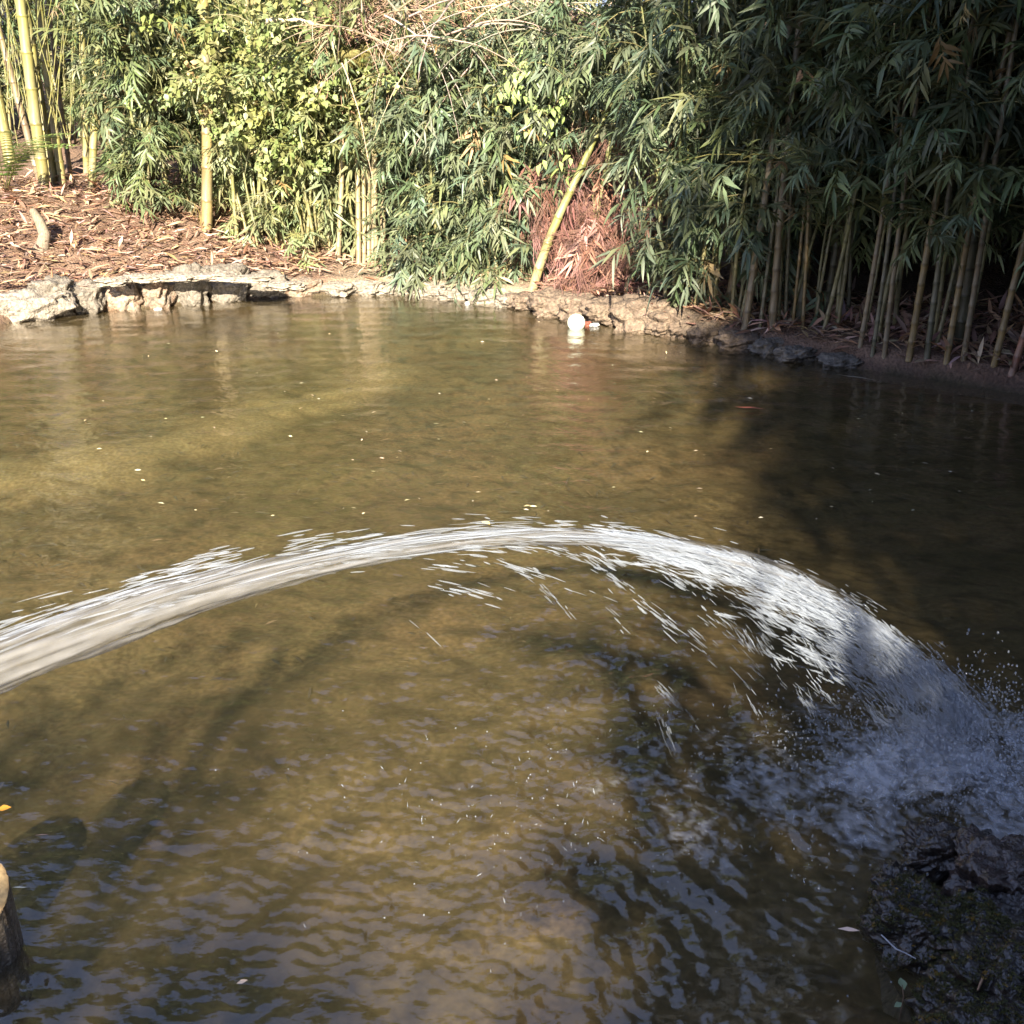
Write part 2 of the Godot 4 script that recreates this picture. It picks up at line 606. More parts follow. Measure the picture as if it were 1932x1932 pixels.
const FALL := Vector2(1.16, -2.22)
var rings: Array = []
func build_water() -> void:
	var chop := noise(41, 6.0, 3)
	var swell := noise(42, 1.9, 2)
	var fine := noise(43, 21.0, 2)
	for i in 200:
		var s := rf(0, 1)
		rings.append([Vector2(lerpf(-0.9, 1.1, s) + rf(-0.2, 0.2), lerpf(-1.9, -2.1, s) + rf(-0.5, 0.5)), rf(0.015, 0.07), rf(0.0009, 0.0024)])
	var wave := func(x: float, z: float) -> float:
		var p := Vector2(x, z)
		var r := p.distance_to(FALL)
		var w := 0.007 * exp(-r * 1.1)
		var h := w * (0.4 + 0.9 * chop.get_noise_2d(x * 0.3 + 9.0, z * 0.3)) * sin(r * 46.0 + 7.0 * swell.get_noise_2d(x, z)) + 0.0016 * exp(-r * 0.28) * sin(r * 24.0 + 6.0 * swell.get_noise_2d(x, z)) + 0.0022 * exp(-r * 0.10) * sin(r * 17.0 + 4.0 * swell.get_noise_2d(x * 0.7, z * 0.7))
		h += (0.0009 + 0.014 * exp(-r * 1.6)) * chop.get_noise_2d(x, z) + 0.0022 * exp(-r * 0.35) * swell.get_noise_2d(x * 2.0, z * 3.4) + 0.0030 * swell.get_noise_2d(x * 0.8, z * 3.0)
		h += 0.0056 * exp(-r * 0.28) * fine.get_noise_2d(x * 0.75, z)
		if z > -2.9:
			for g in rings:
				var d: float = p.distance_squared_to(g[0])
				if d < 0.02:
					d = sqrt(d)
					h += g[2] * cos((d - g[1]) * 190.0) * exp(-absf(d - g[1]) * 45.0)
		return h
	var plain := func(_x: float, _z: float, _y: float) -> Color:
		return Color.WHITE
	var o := put("water", sheet(axis(-7.5, 4.4, -1.4, 1.5, 0.011, 1.014), axis(-10.2, -0.4, -3.0, -1.2, 0.011, 1.0075), wave, plain), M.water)
	o.set_meta("kind", "structure")

# The jet: a parabola in an upright plane.
const J0 := Vector3(-0.611, 0.969, -1.1)
const JD := Vector3(1.811, 0, -1.3)
const JB := 0.3483
const JC := 1.217
func jet(t: float) -> Vector3:
	return J0 + JD * t + Vector3(0, JB * t - JC * t * t, 0)
func jet_speed(t: float) -> Vector3:
	return JD + Vector3(0, JB - 2.0 * JC * t, 0)

func streak(b: MB, at: Vector3, dir: Vector3, length: float, r: float, sides := 5) -> void:
	var pts := PackedVector3Array()
	var rr := PackedFloat32Array()
	var wob := rv() * r * 1.2
	for k in 5:
		var t := k / 4.0
		pts.append(at + dir * length * (t - 0.5) + wob * sin(t * 5.0))
		rr.append(r * (0.15 + sin(PI * clampf(t, 0.04, 0.96))))
	b.tube(pts, rr, sides, PackedColorArray([Color.WHITE]))

func build_jet() -> void:
	var t := thing("water_jet", "arching jet of grey water that shoots in from the left and breaks into white streaks", "water jet", jet(0.0))
	var base := jet(0.0)
	var across := JD.cross(Vector3.UP).normalized()
	# the unbroken stream
	var b := MB.new()
	var along := noise(51, 1.0, 4)
	var n := 330
	var sides := 44
	for i in n + 1:
		var s := lerpf(-0.14, 0.74, float(i) / n)
		var p := jet(s) - base
		var d := jet_speed(s).normalized()
		var up := across.cross(d).normalized()
		if up.y < 0.0:
			up = -up
		var thick := lerpf(0.034, 0.0125, smoothstep(-0.05, 0.30, s)) + 0.014 * smoothstep(0.46, 0.64, s)
		var broad_ := lerpf(0.030, 0.018, smoothstep(0.0, 0.35, s)) + 0.03 * smoothstep(0.4, 0.7, s)
		for k in sides:
			var a := TAU * k / sides
			var w := 1.0 + 0.34 * along.get_noise_2d(s * 9.0, k * 1.6 if k < sides / 2 else (sides - k) * 1.6) + 0.05 * along.get_noise_2d(s * 60.0, absf(k - sides * 0.5) * 2.5)
			var q := p + (across * cos(a) * broad_ + up * sin(a) * thick) * w
			var st := along.get_noise_3d(s * 5.0, cos(a) * 9.0, sin(a) * 9.0) + 0.6 * along.get_noise_3d(s * 22.0, cos(a) * 20.0, sin(a) * 20.0)
			var al := clampf(0.31 + 0.75 * st, 0.04, 0.8) * (1.0 - 0.9 * smoothstep(0.30, 0.66, s) * clampf(0.85 - st, 0.0, 1.0))
			b.v.append(q); b.uv.append(Vector2(s, a))
			b.c.append(Color(0.15, 0.15, 0.155, al))
	for i in n:
		for k in sides:
			var a0 := i * sides + k
			var b0 := i * sides + (k + 1) % sides
			b.quad(a0, b0, b0 + sides, a0 + sides)
	put("stream", b.mesh(), M.stream, t)
	# strands that run along the upper edge and spread after the crest
	var sb := MB.new()
	for i in 460:
		var s := pow(rf(0, 1), 0.6) * 1.02 - 0.02
		var d := jet_speed(s).normalized()
		var up := across.cross(d).normalized()
		if up.y < 0.0:
			up = -up
		var spread := 0.012 + 0.075 * smoothstep(0.3, 1.0, s)
		var rim := lerpf(0.030, 0.014, smoothstep(0.0, 0.3, s)) 
		var off := up * (rim * rf(0.5, 1.15) - absf(rng.randfn(0, 1)) * spread * smoothstep(0.25, 0.6, s)) + across * rng.randfn(0, 1) * (0.010 + spread * 0.5)
		if s < 0.3 and rng.randf() < 0.5:
			off = up * rim * rf(-0.9, 0.9) - across * rf(-0.026, 0.026)
		streak(sb, jet(s) - base + off, (d + rv() * lerpf(0.012, 0.06, smoothstep(0.2, 0.5, s))).normalized(), lerpf(rf(0.06, 0.24), rf(0.02, 0.09), smoothstep(0.25, 0.5, s)), rf(0.0005, 0.0018))
	put("strands", sb.mesh(), M.drop, t, true)
	# drops that come away and fall behind the jet
	var unit := MB.new()
	streak(unit, Vector3.ZERO, Vector3.FORWARD, 1.0, 0.5, 6)
	var um := unit.mesh()
	var xf := []
	var cols := []
	var s0 := 0.0
	var f := 1.0
	var v := Vector3.ZERO
	var dt0 := 0.0
	var left := 0
	for i in 11500:
		left -= 1
		if left < 0:
			left = int(pow(rf(0, 1), 3.0) * 26.0)
			s0 = pow(rf(0, 1), 0.42) * 0.98
			f = clampf(1.0 - absf(rng.randfn(0, 0.16 + 0.12 * (1.0 - s0))), 0.35, 1.04)
			v = jet_speed(s0) * Vector3(f, 1, f) + Vector3(0, rng.randfn(0, 0.07), 0) + across * rng.randfn(0, 0.10 + 0.1 * s0)
			dt0 = rf(0, 1)
		var p := jet(s0)
		var fall := (v.y + sqrt(maxf(0.0, v.y * v.y + 4.0 * JC * p.y))) / (2.0 * JC)
		var dt := clampf(dt0 + rng.randfn(0, 0.022), 0, 1) * fall
		var q := p + v * dt - Vector3(0, JC * dt * dt, 0) + rv() * rf(0.002, 0.016)
		var vel := (v - Vector3(0, 2.0 * JC * dt, 0)).normalized()
		if q.y < 0.002:
			continue
		var thin := rf(0.0009, 0.0026) * (1.7 if rng.randf() < 0.12 else 1.0)
		xf.append(Transform3D(Basis.looking_at(vel, across).scaled_local(Vector3(thin, thin, rf(0.005, 0.028))), q - base))
		cols.append(Color.WHITE)
	var off1 := Vector3.ZERO
	# stragglers close to the broken part
	for i in 5200:
		if i % 9 == 0:
			s0 = 0.42 + 0.62 * pow(rf(0, 1), 0.8)
			off1 = Vector3(0, -absf(rng.randfn(0, 1)) * 1.1, 0) + across * rng.randfn(0, 1) * 0.6
		var d := jet_speed(s0).normalized()
		var wide := 0.012 + 0.13 * smoothstep(0.4, 1.05, s0)
		var q := jet(s0) + (off1 + rv() * 0.14) * wide + Vector3(0, 0.010, 0) + d * rng.randfn(0, 0.028)
		if q.y < 0.0:
			continue
		var thin := rf(0.0010, 0.0040)
		xf.append(Transform3D(Basis.looking_at((d + rv() * 0.12).normalized(), across).scaled_local(Vector3(thin, thin, rf(0.008, 0.045))), q - base))
		cols.append(Color.WHITE)
	for i in 26:   # loose flecks along the upper edge of the stream
		var s1 := pow(rf(0, 1), 1.3) * 0.5
		var lift := rf(0.018, 0.042) * lerpf(1.3, 0.6, s1 * 2.0)
		for j in 3 + rng.randi() % 12:
			var s2 := s1 + rng.randfn(0, 0.012)
			var q := jet(s2) + Vector3(0, lift + rng.randfn(0, 0.006), 0) + across * rng.randfn(0, 0.012)
			var thin := rf(0.0008, 0.0026)
			xf.append(Transform3D(Basis.looking_at((jet_speed(s2).normalized() + rv() * 0.1).normalized(), across).scaled_local(Vector3(thin, thin, rf(0.006, 0.03))), q - base))
			cols.append(Color.WHITE)
	scatter("drops", um, M.drop, xf, cols, t)

func build_splash() -> void:
	var t := thing("splash", "white froth and leaping drops where the jet falls before the dark mossy rocks", "splash", Vector3(FALL.x, 0, FALL.y))
	var base := Vector3(FALL.x, 0, FALL.y)
	# foam lying on the water
	var lace := noise(61, 9.0, 4)
	lace.fractal_type = FastNoiseLite.FRACTAL_RIDGED
	var patch := noise(62, 3.0, 3)
	var b := MB.new()
	var step := 0.0065
	var nx := 262
	var nz := 205
	for j in nz:
		for i in nx:
			var x := 0.0 + i * step
			var z := -2.95 + j * step
			var p := Vector2(x, z)
			var e := (p - FALL) / Vector2(0.48, 0.30)
			var near := exp(-e.length_squared() * 1.3) + 0.35 * exp(-((p - Vector2(0.62, -2.1)) / Vector2(0.45, 0.3)).length_squared())
			var k := lace.get_noise_2d(x, z) * 0.5 + 0.5 * lace.get_noise_2d(x * 2.7, z * 2.7) + patch.get_noise_2d(x, z) * 0.7
			var a := clampf(near * 1.15 + k * 0.95 - 0.74, 0, 0.75) * smoothstep(0.04, 0.25, near)
			var hh := 0.010 + 0.055 * near * near * clampf(0.35 + 0.8 * patch.get_noise_2d(x * 1.7, z * 1.7) + 0.35 * lace.get_noise_2d(x * 1.5, z * 1.5), 0, 1)
			b.v.append(Vector3(x, hh, z) - base)
			b.c.append(Color(0.50, 0.52, 0.56, a * 0.6)); b.uv.append(p)
	for j in nz - 1:
		for i in nx - 1:
			var a := j * nx + i
			if b.c[a].a + b.c[a + 1].a + b.c[a + nx].a + b.c[a + nx + 1].a > 0.02:
				b.quad(a, a + 1, a + nx + 1, a + nx)
	put("foam", b.mesh(), M.froth, t)
	# bubbles and leaping drops
	var ball := SphereMesh.new()
	ball.radius = 0.5; ball.height = 1.0; ball.radial_segments = 8; ball.rings = 5
	var xf := []
	var cols := []
	for i in 5200:
		var p := Vector3(FALL.x + rng.randfn(0, 0.22), 0.0, FALL.y + rng.randfn(0, 0.16))
		p.y = absf(rng.randfn(0, 1)) * 0.14 * exp(-Vector2(p.x - FALL.x, p.z - FALL.y).length() * 1.7) + 0.005
		var r := rf(0.0015, 0.0065)
		xf.append(Transform3D(Basis().scaled(Vector3(r, r * rf(0.8, 1.7), r)), p - base))
		cols.append(Color.WHITE)
	for i in 620:
		var s := pow(rf(0, 1), 0.4)
		var p := Vector3(lerpf(-0.75, 1.15, s) + rng.randfn(0, 0.16), 0.0, lerpf(-2.0, -2.15, s) + rng.randfn(0, 0.24))
		p.y = absf(rng.randfn(0, 1)) * 0.02 + 0.004
		var r := rf(0.0012, 0.0042)
		xf.append(Transform3D(Basis().scaled(Vector3(r, r * rf(0.8, 1.4), r)), p - base))
		cols.append(Color.WHITE)
	scatter("bubbles", ball, M.drop, xf, cols, t)
	var unit := MB.new()
	streak(unit, Vector3.ZERO, Vector3.UP, 1.0, 0.5, 5)
	var sx := []
	var sc := []
	for i in 260:
		var s := pow(rf(0, 1), 0.45)
		var p := Vector3(lerpf(-0.5, 1.15, s) + rng.randfn(0, 0.15), 0.0, lerpf(-2.0, -2.15, s) + rng.randfn(0, 0.2))
		var hgt := rf(0.004, 0.014)
		var turn := Basis(Vector3(rf(-1, 1), 0, rf(-1, 1)).normalized(), rf(0, 1.3))
		var w := rf(0.0010, 0.0028)
		sx.append(Transform3D(turn.scaled_local(Vector3(w, hgt, w)), p + Vector3(0, hgt * 0.4, 0) - base))
		sc.append(Color.WHITE)
	scatter("spikes", unit.mesh(), M.drop, sx, sc, t)

# ---------------------------------------------------------------- the two banks of bamboo

func culm_by(base_px: Vector2, upper_px: Vector2, height: float, push := 0.0) -> Array:
	var a := on_land(base_px.x, base_px.y)
	a.z -= push
	var c := at_depth(upper_px.x, upper_px.y, a.z)
	var l := (c - a)
	var y := land(a.x, a.z)
	a.y = y - 0.03
	return [a, Vector2(l.x / maxf(0.2, l.y) * height, rf(-0.15, 0.1))]

func on_land(u: float, v: float) -> Vector3:   # where the line of sight meets the land
	var r := sight(u, v)
	var t := 5.0
	while t < 16.0:
		var p := Vector3(0, EYE, 0) + r * t
		if p.y < land(p.x, p.z):
			return p
		t += 0.04
	return Vector3(0, EYE, 0) + r * 11.0

func ground_at(p: Vector3, sink := 0.03) -> Vector3:
	return Vector3(p.x, land(p.x, p.z) - sink, p.z)

func build_far_bank() -> void:
	# stout yellow culms of the clump at the left
	var G := "stout yellow culms at the far left"
	var spec := [
		[250, 1050, 150, 250, 0.055, "stoutest pale yellow bamboo culm of the clump beside the fern"],
		[300, 1010, 205, 430, 0.045, "yellow bamboo culm just right of the stoutest one at the far left"],
		[345, 1010, 285, 540, 0.040, "upright yellow bamboo culm in the middle of the left clump"],
		[392, 985, 335, 480, 0.024, "thin pinkish brown bamboo culm at the right of the left clump"],
		[505, 1050, 548, 620, 0.038, "greenish bamboo culm that leans right, beside the left clump"],
		[478, 960, 480, 470, 0.034, "mottled bamboo culm behind the one that leans right"],
		[225, 1010, 25, 330, 0.034, "brown bamboo culm that leans far left behind the fern"],
		[60, 900, -30, 450, 0.060, "thick bamboo culm cut by the left edge of the picture"],
	]
	for s in spec:
		var c := culm_by(Vector2(s[0], s[1]) * 0.3418, Vector2(s[2], s[3]) * 0.3418, 5.6)
		var brown: bool = "brown" in s[5]
		bamboo("bamboo", s[5], "bamboo", c[0], {"height": rf(5.2, 6.4), "lean": c[1], "r": s[4], "from": 0.34, "boughs": 16, "sprays": 6, "reach": 0.7, "leaf": GREEN, "low": Color(0.19, 0.135, 0.085) if brown else Color(0.27, 0.235, 0.085), "high": Color(0.18, 0.14, 0.08) if brown else Color(0.20, 0.20, 0.055)}, G)
	# thin bundle of upright green-yellow twigs that fans out of the clump
	var fan := thing("bamboo_shoots", "fan of thin yellow-green shoots rising from the left clump", "bamboo", ground_at(at_depth(90, 380, -10.7)))
	var fb := MB.new()
	for i in 30:
		var p := culm_points(rf(1.8, 3.2), Vector2(rf(-0.3, 1.3), rf(-0.3, 0.5)), 0.10)
		var off := Vector3(rf(-0.25, 0.35), rf(0.3, 0.9), rf(-0.3, 0.2))
		for k in p.size():
			p[k] += off
		culm_mesh(fb, p, rf(0.003, 0.006), Color(0.21, 0.195, 0.06), Color(0.17, 0.18, 0.045))
	put("shoots", fb.mesh(), M.culm, fan, true)
	# single culms further along
	var single := [
		[1140, 1275, 1150, 730, 0.052, 5.0, "straight pale ochre bamboo culm before a dark hollow", 0.4],
		[1445, 965, 1228, 120, 0.030, 5.0, "slender pale bamboo culm that leans left across the leaves", 0.4],
		[605, 940, 590, 590, 0.030, 5.2, "plain bamboo culm between the left clump and the leafy bushes", 0.35],
		[668, 1085, 672, 800, 0.022, 3.4, "short thin bamboo culm at the foot of the leafy bushes", 0.35],
		[1410, 1150, 1405, 980, 0.036, 4.6, "reddish brown bamboo culm in the gap right of the straight ochre culm", 0.5],
		[1500, 1190, 1485, 1000, 0.045, 4.6, "stubby tan bamboo culm beside the reddish brown one", 0.5],
	]
	for s in single:
		var c := culm_by(Vector2(s[0], s[1]) * 0.3418, Vector2(s[2], s[3]) * 0.3418, 4.6)
		var red: bool = "reddish" in s[6]
		bamboo("bamboo", s[6], "bamboo", c[0], {"height": s[5], "lean": c[1], "r": s[4], "from": s[7], "boughs": 13, "sprays": 5, "leaf": GREEN, "low": Color(0.20, 0.10, 0.06) if red else Color(0.25, 0.185, 0.08), "high": Color(0.22, 0.19, 0.075)})
	# the short pale row in the middle
	var mid := [[70, 1430, 82, 1200, 0.020], [185, 1450, 180, 1090, 0.020], [215, 1455, 212, 1090, 0.017], [240, 1450, 240, 1100, 0.020], [262, 1455, 266, 1100, 0.016], [285, 1452, 288, 1090, 0.018], [318, 1440, 322, 1060, 0.022]]
	for s in mid:
		var c := culm_by(Vector2(613 + s[0] * 0.3418, s[1] * 0.3418), Vector2(613 + s[2] * 0.3418, s[3] * 0.3418), 3.6)
		bamboo("bamboo", "pale thin bamboo culm in the short upright row beside the black gap", "bamboo", c[0], {"height": rf(3.2, 4.2), "lean": c[1], "r": s[4] * 1.25, "from": 0.32, "boughs": 9, "sprays": 5, "leaf": GREEN, "low": Color(0.31, 0.235, 0.14), "high": Color(0.25, 0.22, 0.09)}, "row of pale culms in the middle of the far bank")
	var c9 := culm_by(Vector2(613 + 1140 * 0.3418, 1600 * 0.3418), Vector2(613 + 1520 * 0.3418, 760 * 0.3418), 2.1)
	bamboo("bamboo", "yellow-green bamboo culm that slants to the right over the dead brown fronds", "bamboo", c9[0], {"height": 2.1, "lean": c9[1], "r": 0.040, "bend": 0.0, "from": 0.75, "boughs": 6, "sprays": 5, "reach": 0.5, "leaf": BLUISH, "low": Color(0.27, 0.215, 0.10), "high": Color(0.21, 0.22, 0.06)})
	# leafy clumps of the sunlit wall: [u, v of the foot, height, width, boughs, leaf, lowest share]
	var front := [
		[265, 400, 2.3, 0.32, 40, GREEN, 0.12, "leafy bush against the outer culms of the left clump"], [300, 420, 2.4, 0.45, 60, GREEN, 0.06, "bush left of the straight ochre culm, over the litter slope"], [345, 395, 2.6, 0.42, 55, GREEN, 0.25, "bush just behind the straight ochre culm"],
		[450, 395, 2.3, 0.40, 46, LIME, 0.06, "yellow-green bush with bare feet right of the straight ochre culm"], [500, 440, 2.1, 0.42, 58, LIME, 0.02, "yellow-green bush below the slender leaning culm"], [555, 470, 2.1, 0.45, 66, LIME, 0.02, "low yellow-green bush at the right end of the stone wall"], [610, 480, 2.2, 0.42, 60, LIME, 0.03, "yellow-green bush left of the row of pale culms"],
		[675, 470, 2.3, 0.40, 48, LIME, 0.42, "yellow-green crown over the left half of the row of pale culms"], [745, 470, 2.3, 0.40, 48, GREEN, 0.40, "leafy crown over the right half of the row of pale culms"], [800, 520, 2.2, 0.42, 62, BLUISH, 0.04, "grey-green bush right of the black gap, down to the sand"], [850, 525, 2.2, 0.42, 62, BLUISH, 0.02, "second grey-green bush from the black gap"], [905, 530, 2.2, 0.42, 62, BLUISH, 0.02, "third grey-green bush from the black gap"], [960, 532, 2.1, 0.40, 58, BLUISH, 0.02, "grey-green bush touching the foot of the slanting culm"],
		[1030, 520, 2.5, 0.40, 44, BLUISH, 0.52, "crown over the dead fronds, left of the slanting culm's tip"], [1140, 540, 2.6, 0.45, 48, BLUISH, 0.55, "crown round the tip of the slanting culm"], [1230, 560, 2.6, 0.45, 50, BLUISH, 0.45, "crown at the edge of the shade, right of the slanting culm"],
	]
	for f in front:
		var q := on_land(f[0], f[1])
		q.z -= 0.15
		var w := "lime" if f[5] == LIME else "grey-green" if f[5] == BLUISH else "mid-green"
		clump("bamboo_bush", "%s bamboo %s" % [w, f[7]] if not "green" in f[7] else "bamboo " + f[7], "bamboo", ground_at(q), f[2], f[3], int(f[4] * 1.3), f[5], "leafy bamboo bushes along the far bank", f[6])
	for i in 17:
		var x := -6.6 + i * 0.5 + rf(-0.15, 0.15)
		clump("bamboo_bush", "shaded bamboo bush in the second row behind the far bank", "bamboo", ground_at(Vector3(x, 0, (-11.2 if x > -2.6 else -12.6) + rf(-0.25, 0.25))), rf(3.0, 3.8), 0.5, 50, GREEN if i % 3 else LIME, "bamboo bushes behind the front row", 0.12, "bamboo", 1.1)
	for i in 26:
		var x := -8.5 + i * 0.46 + rf(-0.2, 0.2)
		bamboo("tall_bamboo", "tall leafy bamboo closing the wall behind the far bank", "bamboo", ground_at(Vector3(x, 0, -13.2 + rf(-0.9, 0.6))), {"height": rf(4.6, 6.6), "r": rf(0.02, 0.035), "bend": rf(-0.05, 0.12), "from": 0.06, "boughs": 40, "sprays": 6, "reach": 0.95, "size": 1.35, "leaf": GREEN if i % 2 else BLUISH}, "tall bamboos behind the far bank")
	# broad-leaved shrubs high in the middle left
	for q in [[430, 60, "leftmost of the rounded-leaf shrubs, over the straight ochre culm"], [500, 150, "lowest rounded-leaf shrub, above the slender leaning culm"], [575, 70, "rounded-leaf shrub in the middle of its row at the top"], [640, 160, "rounded-leaf shrub beside the mossy bough"], [560, 10, "rounded-leaf shrub behind the pale horizontal branch"], [470, 10, "rounded-leaf shrub at the top edge, left of the pale branch"]]:
		var p := at_depth(q[0], q[1], -10.0)
		var s := clump("broadleaf_shrub", "bright yellow-green " + q[2], "shrub", ground_at(p), p.y - land(p.x, p.z) + 0.25, 0.42, 36, Color(0.19, 0.22, 0.085), "rounded-leaf shrubs at the top left of the middle", 0.62, "broad")
		s.rotation.y = rf(0, TAU)

func hang(called: String, label: String, category: String, spots: Array, mesh_set: Array, base: Vector3, count: int, size: float, col: Color, down: float) -> Node3D:
	var t := thing(called, label, category, base)
	var xf := []
	var cols := []
	for i in count:
		var s = spots[rng.randi() % spots.size()]
		var p: Vector3 = s[0] + Vector3(rng.randfn(0, 0.5) * s[1].x, rng.randfn(0, 0.5) * s[1].y, rng.randfn(0, 0.5) * s[1].z)
		if p.y < 0.12:
			continue
		var d := (rv() + Vector3(0, -down, 0.25)).normalized()
		xf.append(aimed(p - base, d, size * rf(0.6, 1.3)))
		cols.append(tint(col, 0.35))
	scatter("twigs", mesh_set[0], M.dry, xf, cols, t)
	if "dead_branch" != called.left(11):
		xf = []
		cols = []
		for i in 70:
			var s = spots[rng.randi() % spots.size()]
			var p: Vector3 = s[0] + Vector3(rng.randfn(0, 0.5) * s[1].x, rng.randfn(0, 0.5) * s[1].y, rng.randfn(0.1, 0.5) * s[1].z)
			if p.y > 0.15:
				xf.append(aimed(p - base, (rv() * 0.7 + Vector3(0, -1.0, 0.3)).normalized(), rf(0.6, 1.2)))
				cols.append(tint(col * 1.1, 0.45))
		scatter("dead_leaves", sprays[1], M.dry, xf, cols, t)
	return t

func build_dead_wood() -> void:
	var red := Color(0.20, 0.105, 0.08)
	var b0 := ground_at(at_depth(1060, 540, -8.9))
	hang("dead_frond_mass", "hanging mass of dead reddish brown fronds behind the slanting culm", "dead fronds", [[at_depth(1045, 345, -9.0), Vector3(0.30, 0.5, 0.2)], [at_depth(1075, 420, -9.0), Vector3(0.3, 0.5, 0.25)], [at_depth(1170, 380, -9.0), Vector3(0.4, 0.6, 0.25)], [at_depth(1230, 400, -8.6), Vector3(0.3, 0.7, 0.25)]], dry, b0, 300, 0.8, red, 1.6)
	var b1 := ground_at(at_depth(1115, 560, -8.5))
	hang("dead_twig_heap", "upright heap of dry brown twigs right of the slanting culm", "dead twigs", [[at_depth(1115, 470, -8.5), Vector3(0.26, 0.42, 0.22)], [at_depth(1125, 520, -8.4), Vector3(0.28, 0.28, 0.2)]], dry, b1, 150, 0.7, red * 1.15, 0.2)
	var b2 := ground_at(at_depth(900, 500, -10.2))
	var tangle := hang("dead_branch_tangle", "tangle of bare pinkish dead twigs high over the middle of the bank", "dead branches", [[at_depth(1050, 110, -9.5), Vector3(0.55, 0.36, 0.25)], [at_depth(900, 60, -9.6), Vector3(0.7, 0.4, 0.25)], [at_depth(790, 70, -9.6), Vector3(0.45, 0.4, 0.25)], [at_depth(690, 40, -9.6), Vector3(0.4, 0.3, 0.2)]], dry, b2, 110, 1.0, Color(0.40, 0.28, 0.19), 0.1)
	for i in 46:
		var p := at_depth(rf(640, 1130), rf(-30, 120), rf(-9.3, -8.8)) - b2
		var d := Vector3(rf(-1, 1), rf(-0.5, 0.6), rf(-0.2, 0.5)).normalized()
		var pts := PackedVector3Array()
		var rr := PackedFloat32Array()
		var r := rf(0.004, 0.010)
		for k in 12:
			pts.append(p); rr.append(r * (1.0 - 0.07 * k))
			p += d * rf(0.06, 0.12)
			d = (d + Vector3(0, -0.07, 0) + rv() * 0.09).normalized()
		var tb := MB.new()
		tb.tube(pts, rr, 5, PackedColorArray([tint(Color(0.40, 0.32, 0.24), 0.25)]), false)
		put("branch", tb.mesh(), M.bark, tangle)
	# boughs with bark and moss
	var list := [
		["mossy_bough", "thick mossy bough lying level below the dead twigs", [[640, 105], [720, 100], [800, 130], [862, 140]], 0.035, Color(0.24, 0.21, 0.07)],
		["bare_branch", "pale bare branch that falls from the top edge to the mossy bough", [[770, -40], [800, 40], [832, 95], [870, 150]], 0.020, Color(0.48, 0.42, 0.34)],
		["bare_branch", "forked pale branch left of the one that meets the mossy bough", [[700, 30], [742, 75], [790, 80], [830, 60]], 0.013, Color(0.44, 0.37, 0.28)],
		["bare_branch", "thin pale branch that hangs straight down through the green leaves", [[905, 100], [908, 160], [905, 220], [907, 245]], 0.012, Color(0.38, 0.30, 0.26)],
		["bare_branch", "long thin branch crossing right under the reddish twig tangle", [[870, 128], [960, 135], [1060, 150], [1160, 165]], 0.012, Color(0.33, 0.24, 0.15)],
		["bare_branch", "pale horizontal branch in the bright leaves at the top", [[500, 40], [560, 38], [620, 52], [680, 50]], 0.022, Color(0.50, 0.44, 0.30)],
	]
	for s in list:
		var base := at_depth(s[2][0][0], s[2][0][1], -9.45)
		var t := thing(s[0], s[1], "branch", base)
		var cv := Curve3D.new()
		for k in s[2].size():
			var q := at_depth(s[2][k][0], s[2][k][1], -9.45 - 0.12 * (k % 2)) - base
			var tan_ := (at_depth(s[2][mini(k + 1, s[2].size() - 1)][0], s[2][mini(k + 1, s[2].size() - 1)][1], -9.45) - at_depth(s[2][maxi(k - 1, 0)][0], s[2][maxi(k - 1, 0)][1], -9.45)) * 0.17
			cv.add_point(q, -tan_, tan_)
		var b := MB.new()
		var pts := PackedVector3Array()
		var rr := PackedFloat32Array()
		var cc := PackedColorArray()
		for k in 31:
			pts.append(cv.sample_baked(cv.get_baked_length() * k / 30.0) + rv() * 0.006)
			rr.append(s[3] * (1.0 - 0.5 * k / 30.0) * rf(0.9, 1.12))
			var c: Color = s[4] * rf(0.8, 1.2)
			c.a = 1.0
			cc.append(c)
		b.tube(pts, rr, 8, cc)
		put("branch", b.mesh(), M.bark, t)
		var tw := MB.new()
		for k in 10:
			var st := cv.sample_baked(cv.get_baked_length() * rf(0.1, 1.0))
			var p2 := PackedVector3Array()
			var r2 := PackedFloat32Array()
			var d := rv()
			for j in 6:
				p2.append(st); r2.append(0.005 * (1.0 - 0.14 * j))
				st += d * rf(0.05, 0.11); d = (d + rv() * 0.35).normalized()
			tw.tube(p2, r2, 4, PackedColorArray([s[4] * 0.9]), false)
		put("twig", tw.mesh(), M.bark, t, true)
		if "moss" in s[0]:
			var xf := []
			var cols := []
			for k in 260:
				var p := cv.sample_baked(cv.get_baked_length() * rf(0, 1))
				xf.append(aimed(p + rv() * 0.03, (rv() + Vector3(0, -0.4, 0)).normalized(), rf(0.12, 0.3)))
				cols.append(tint(Color(0.22, 0.20, 0.06)))
			scatter("moss", dry[0], M.dry, xf, cols, t)

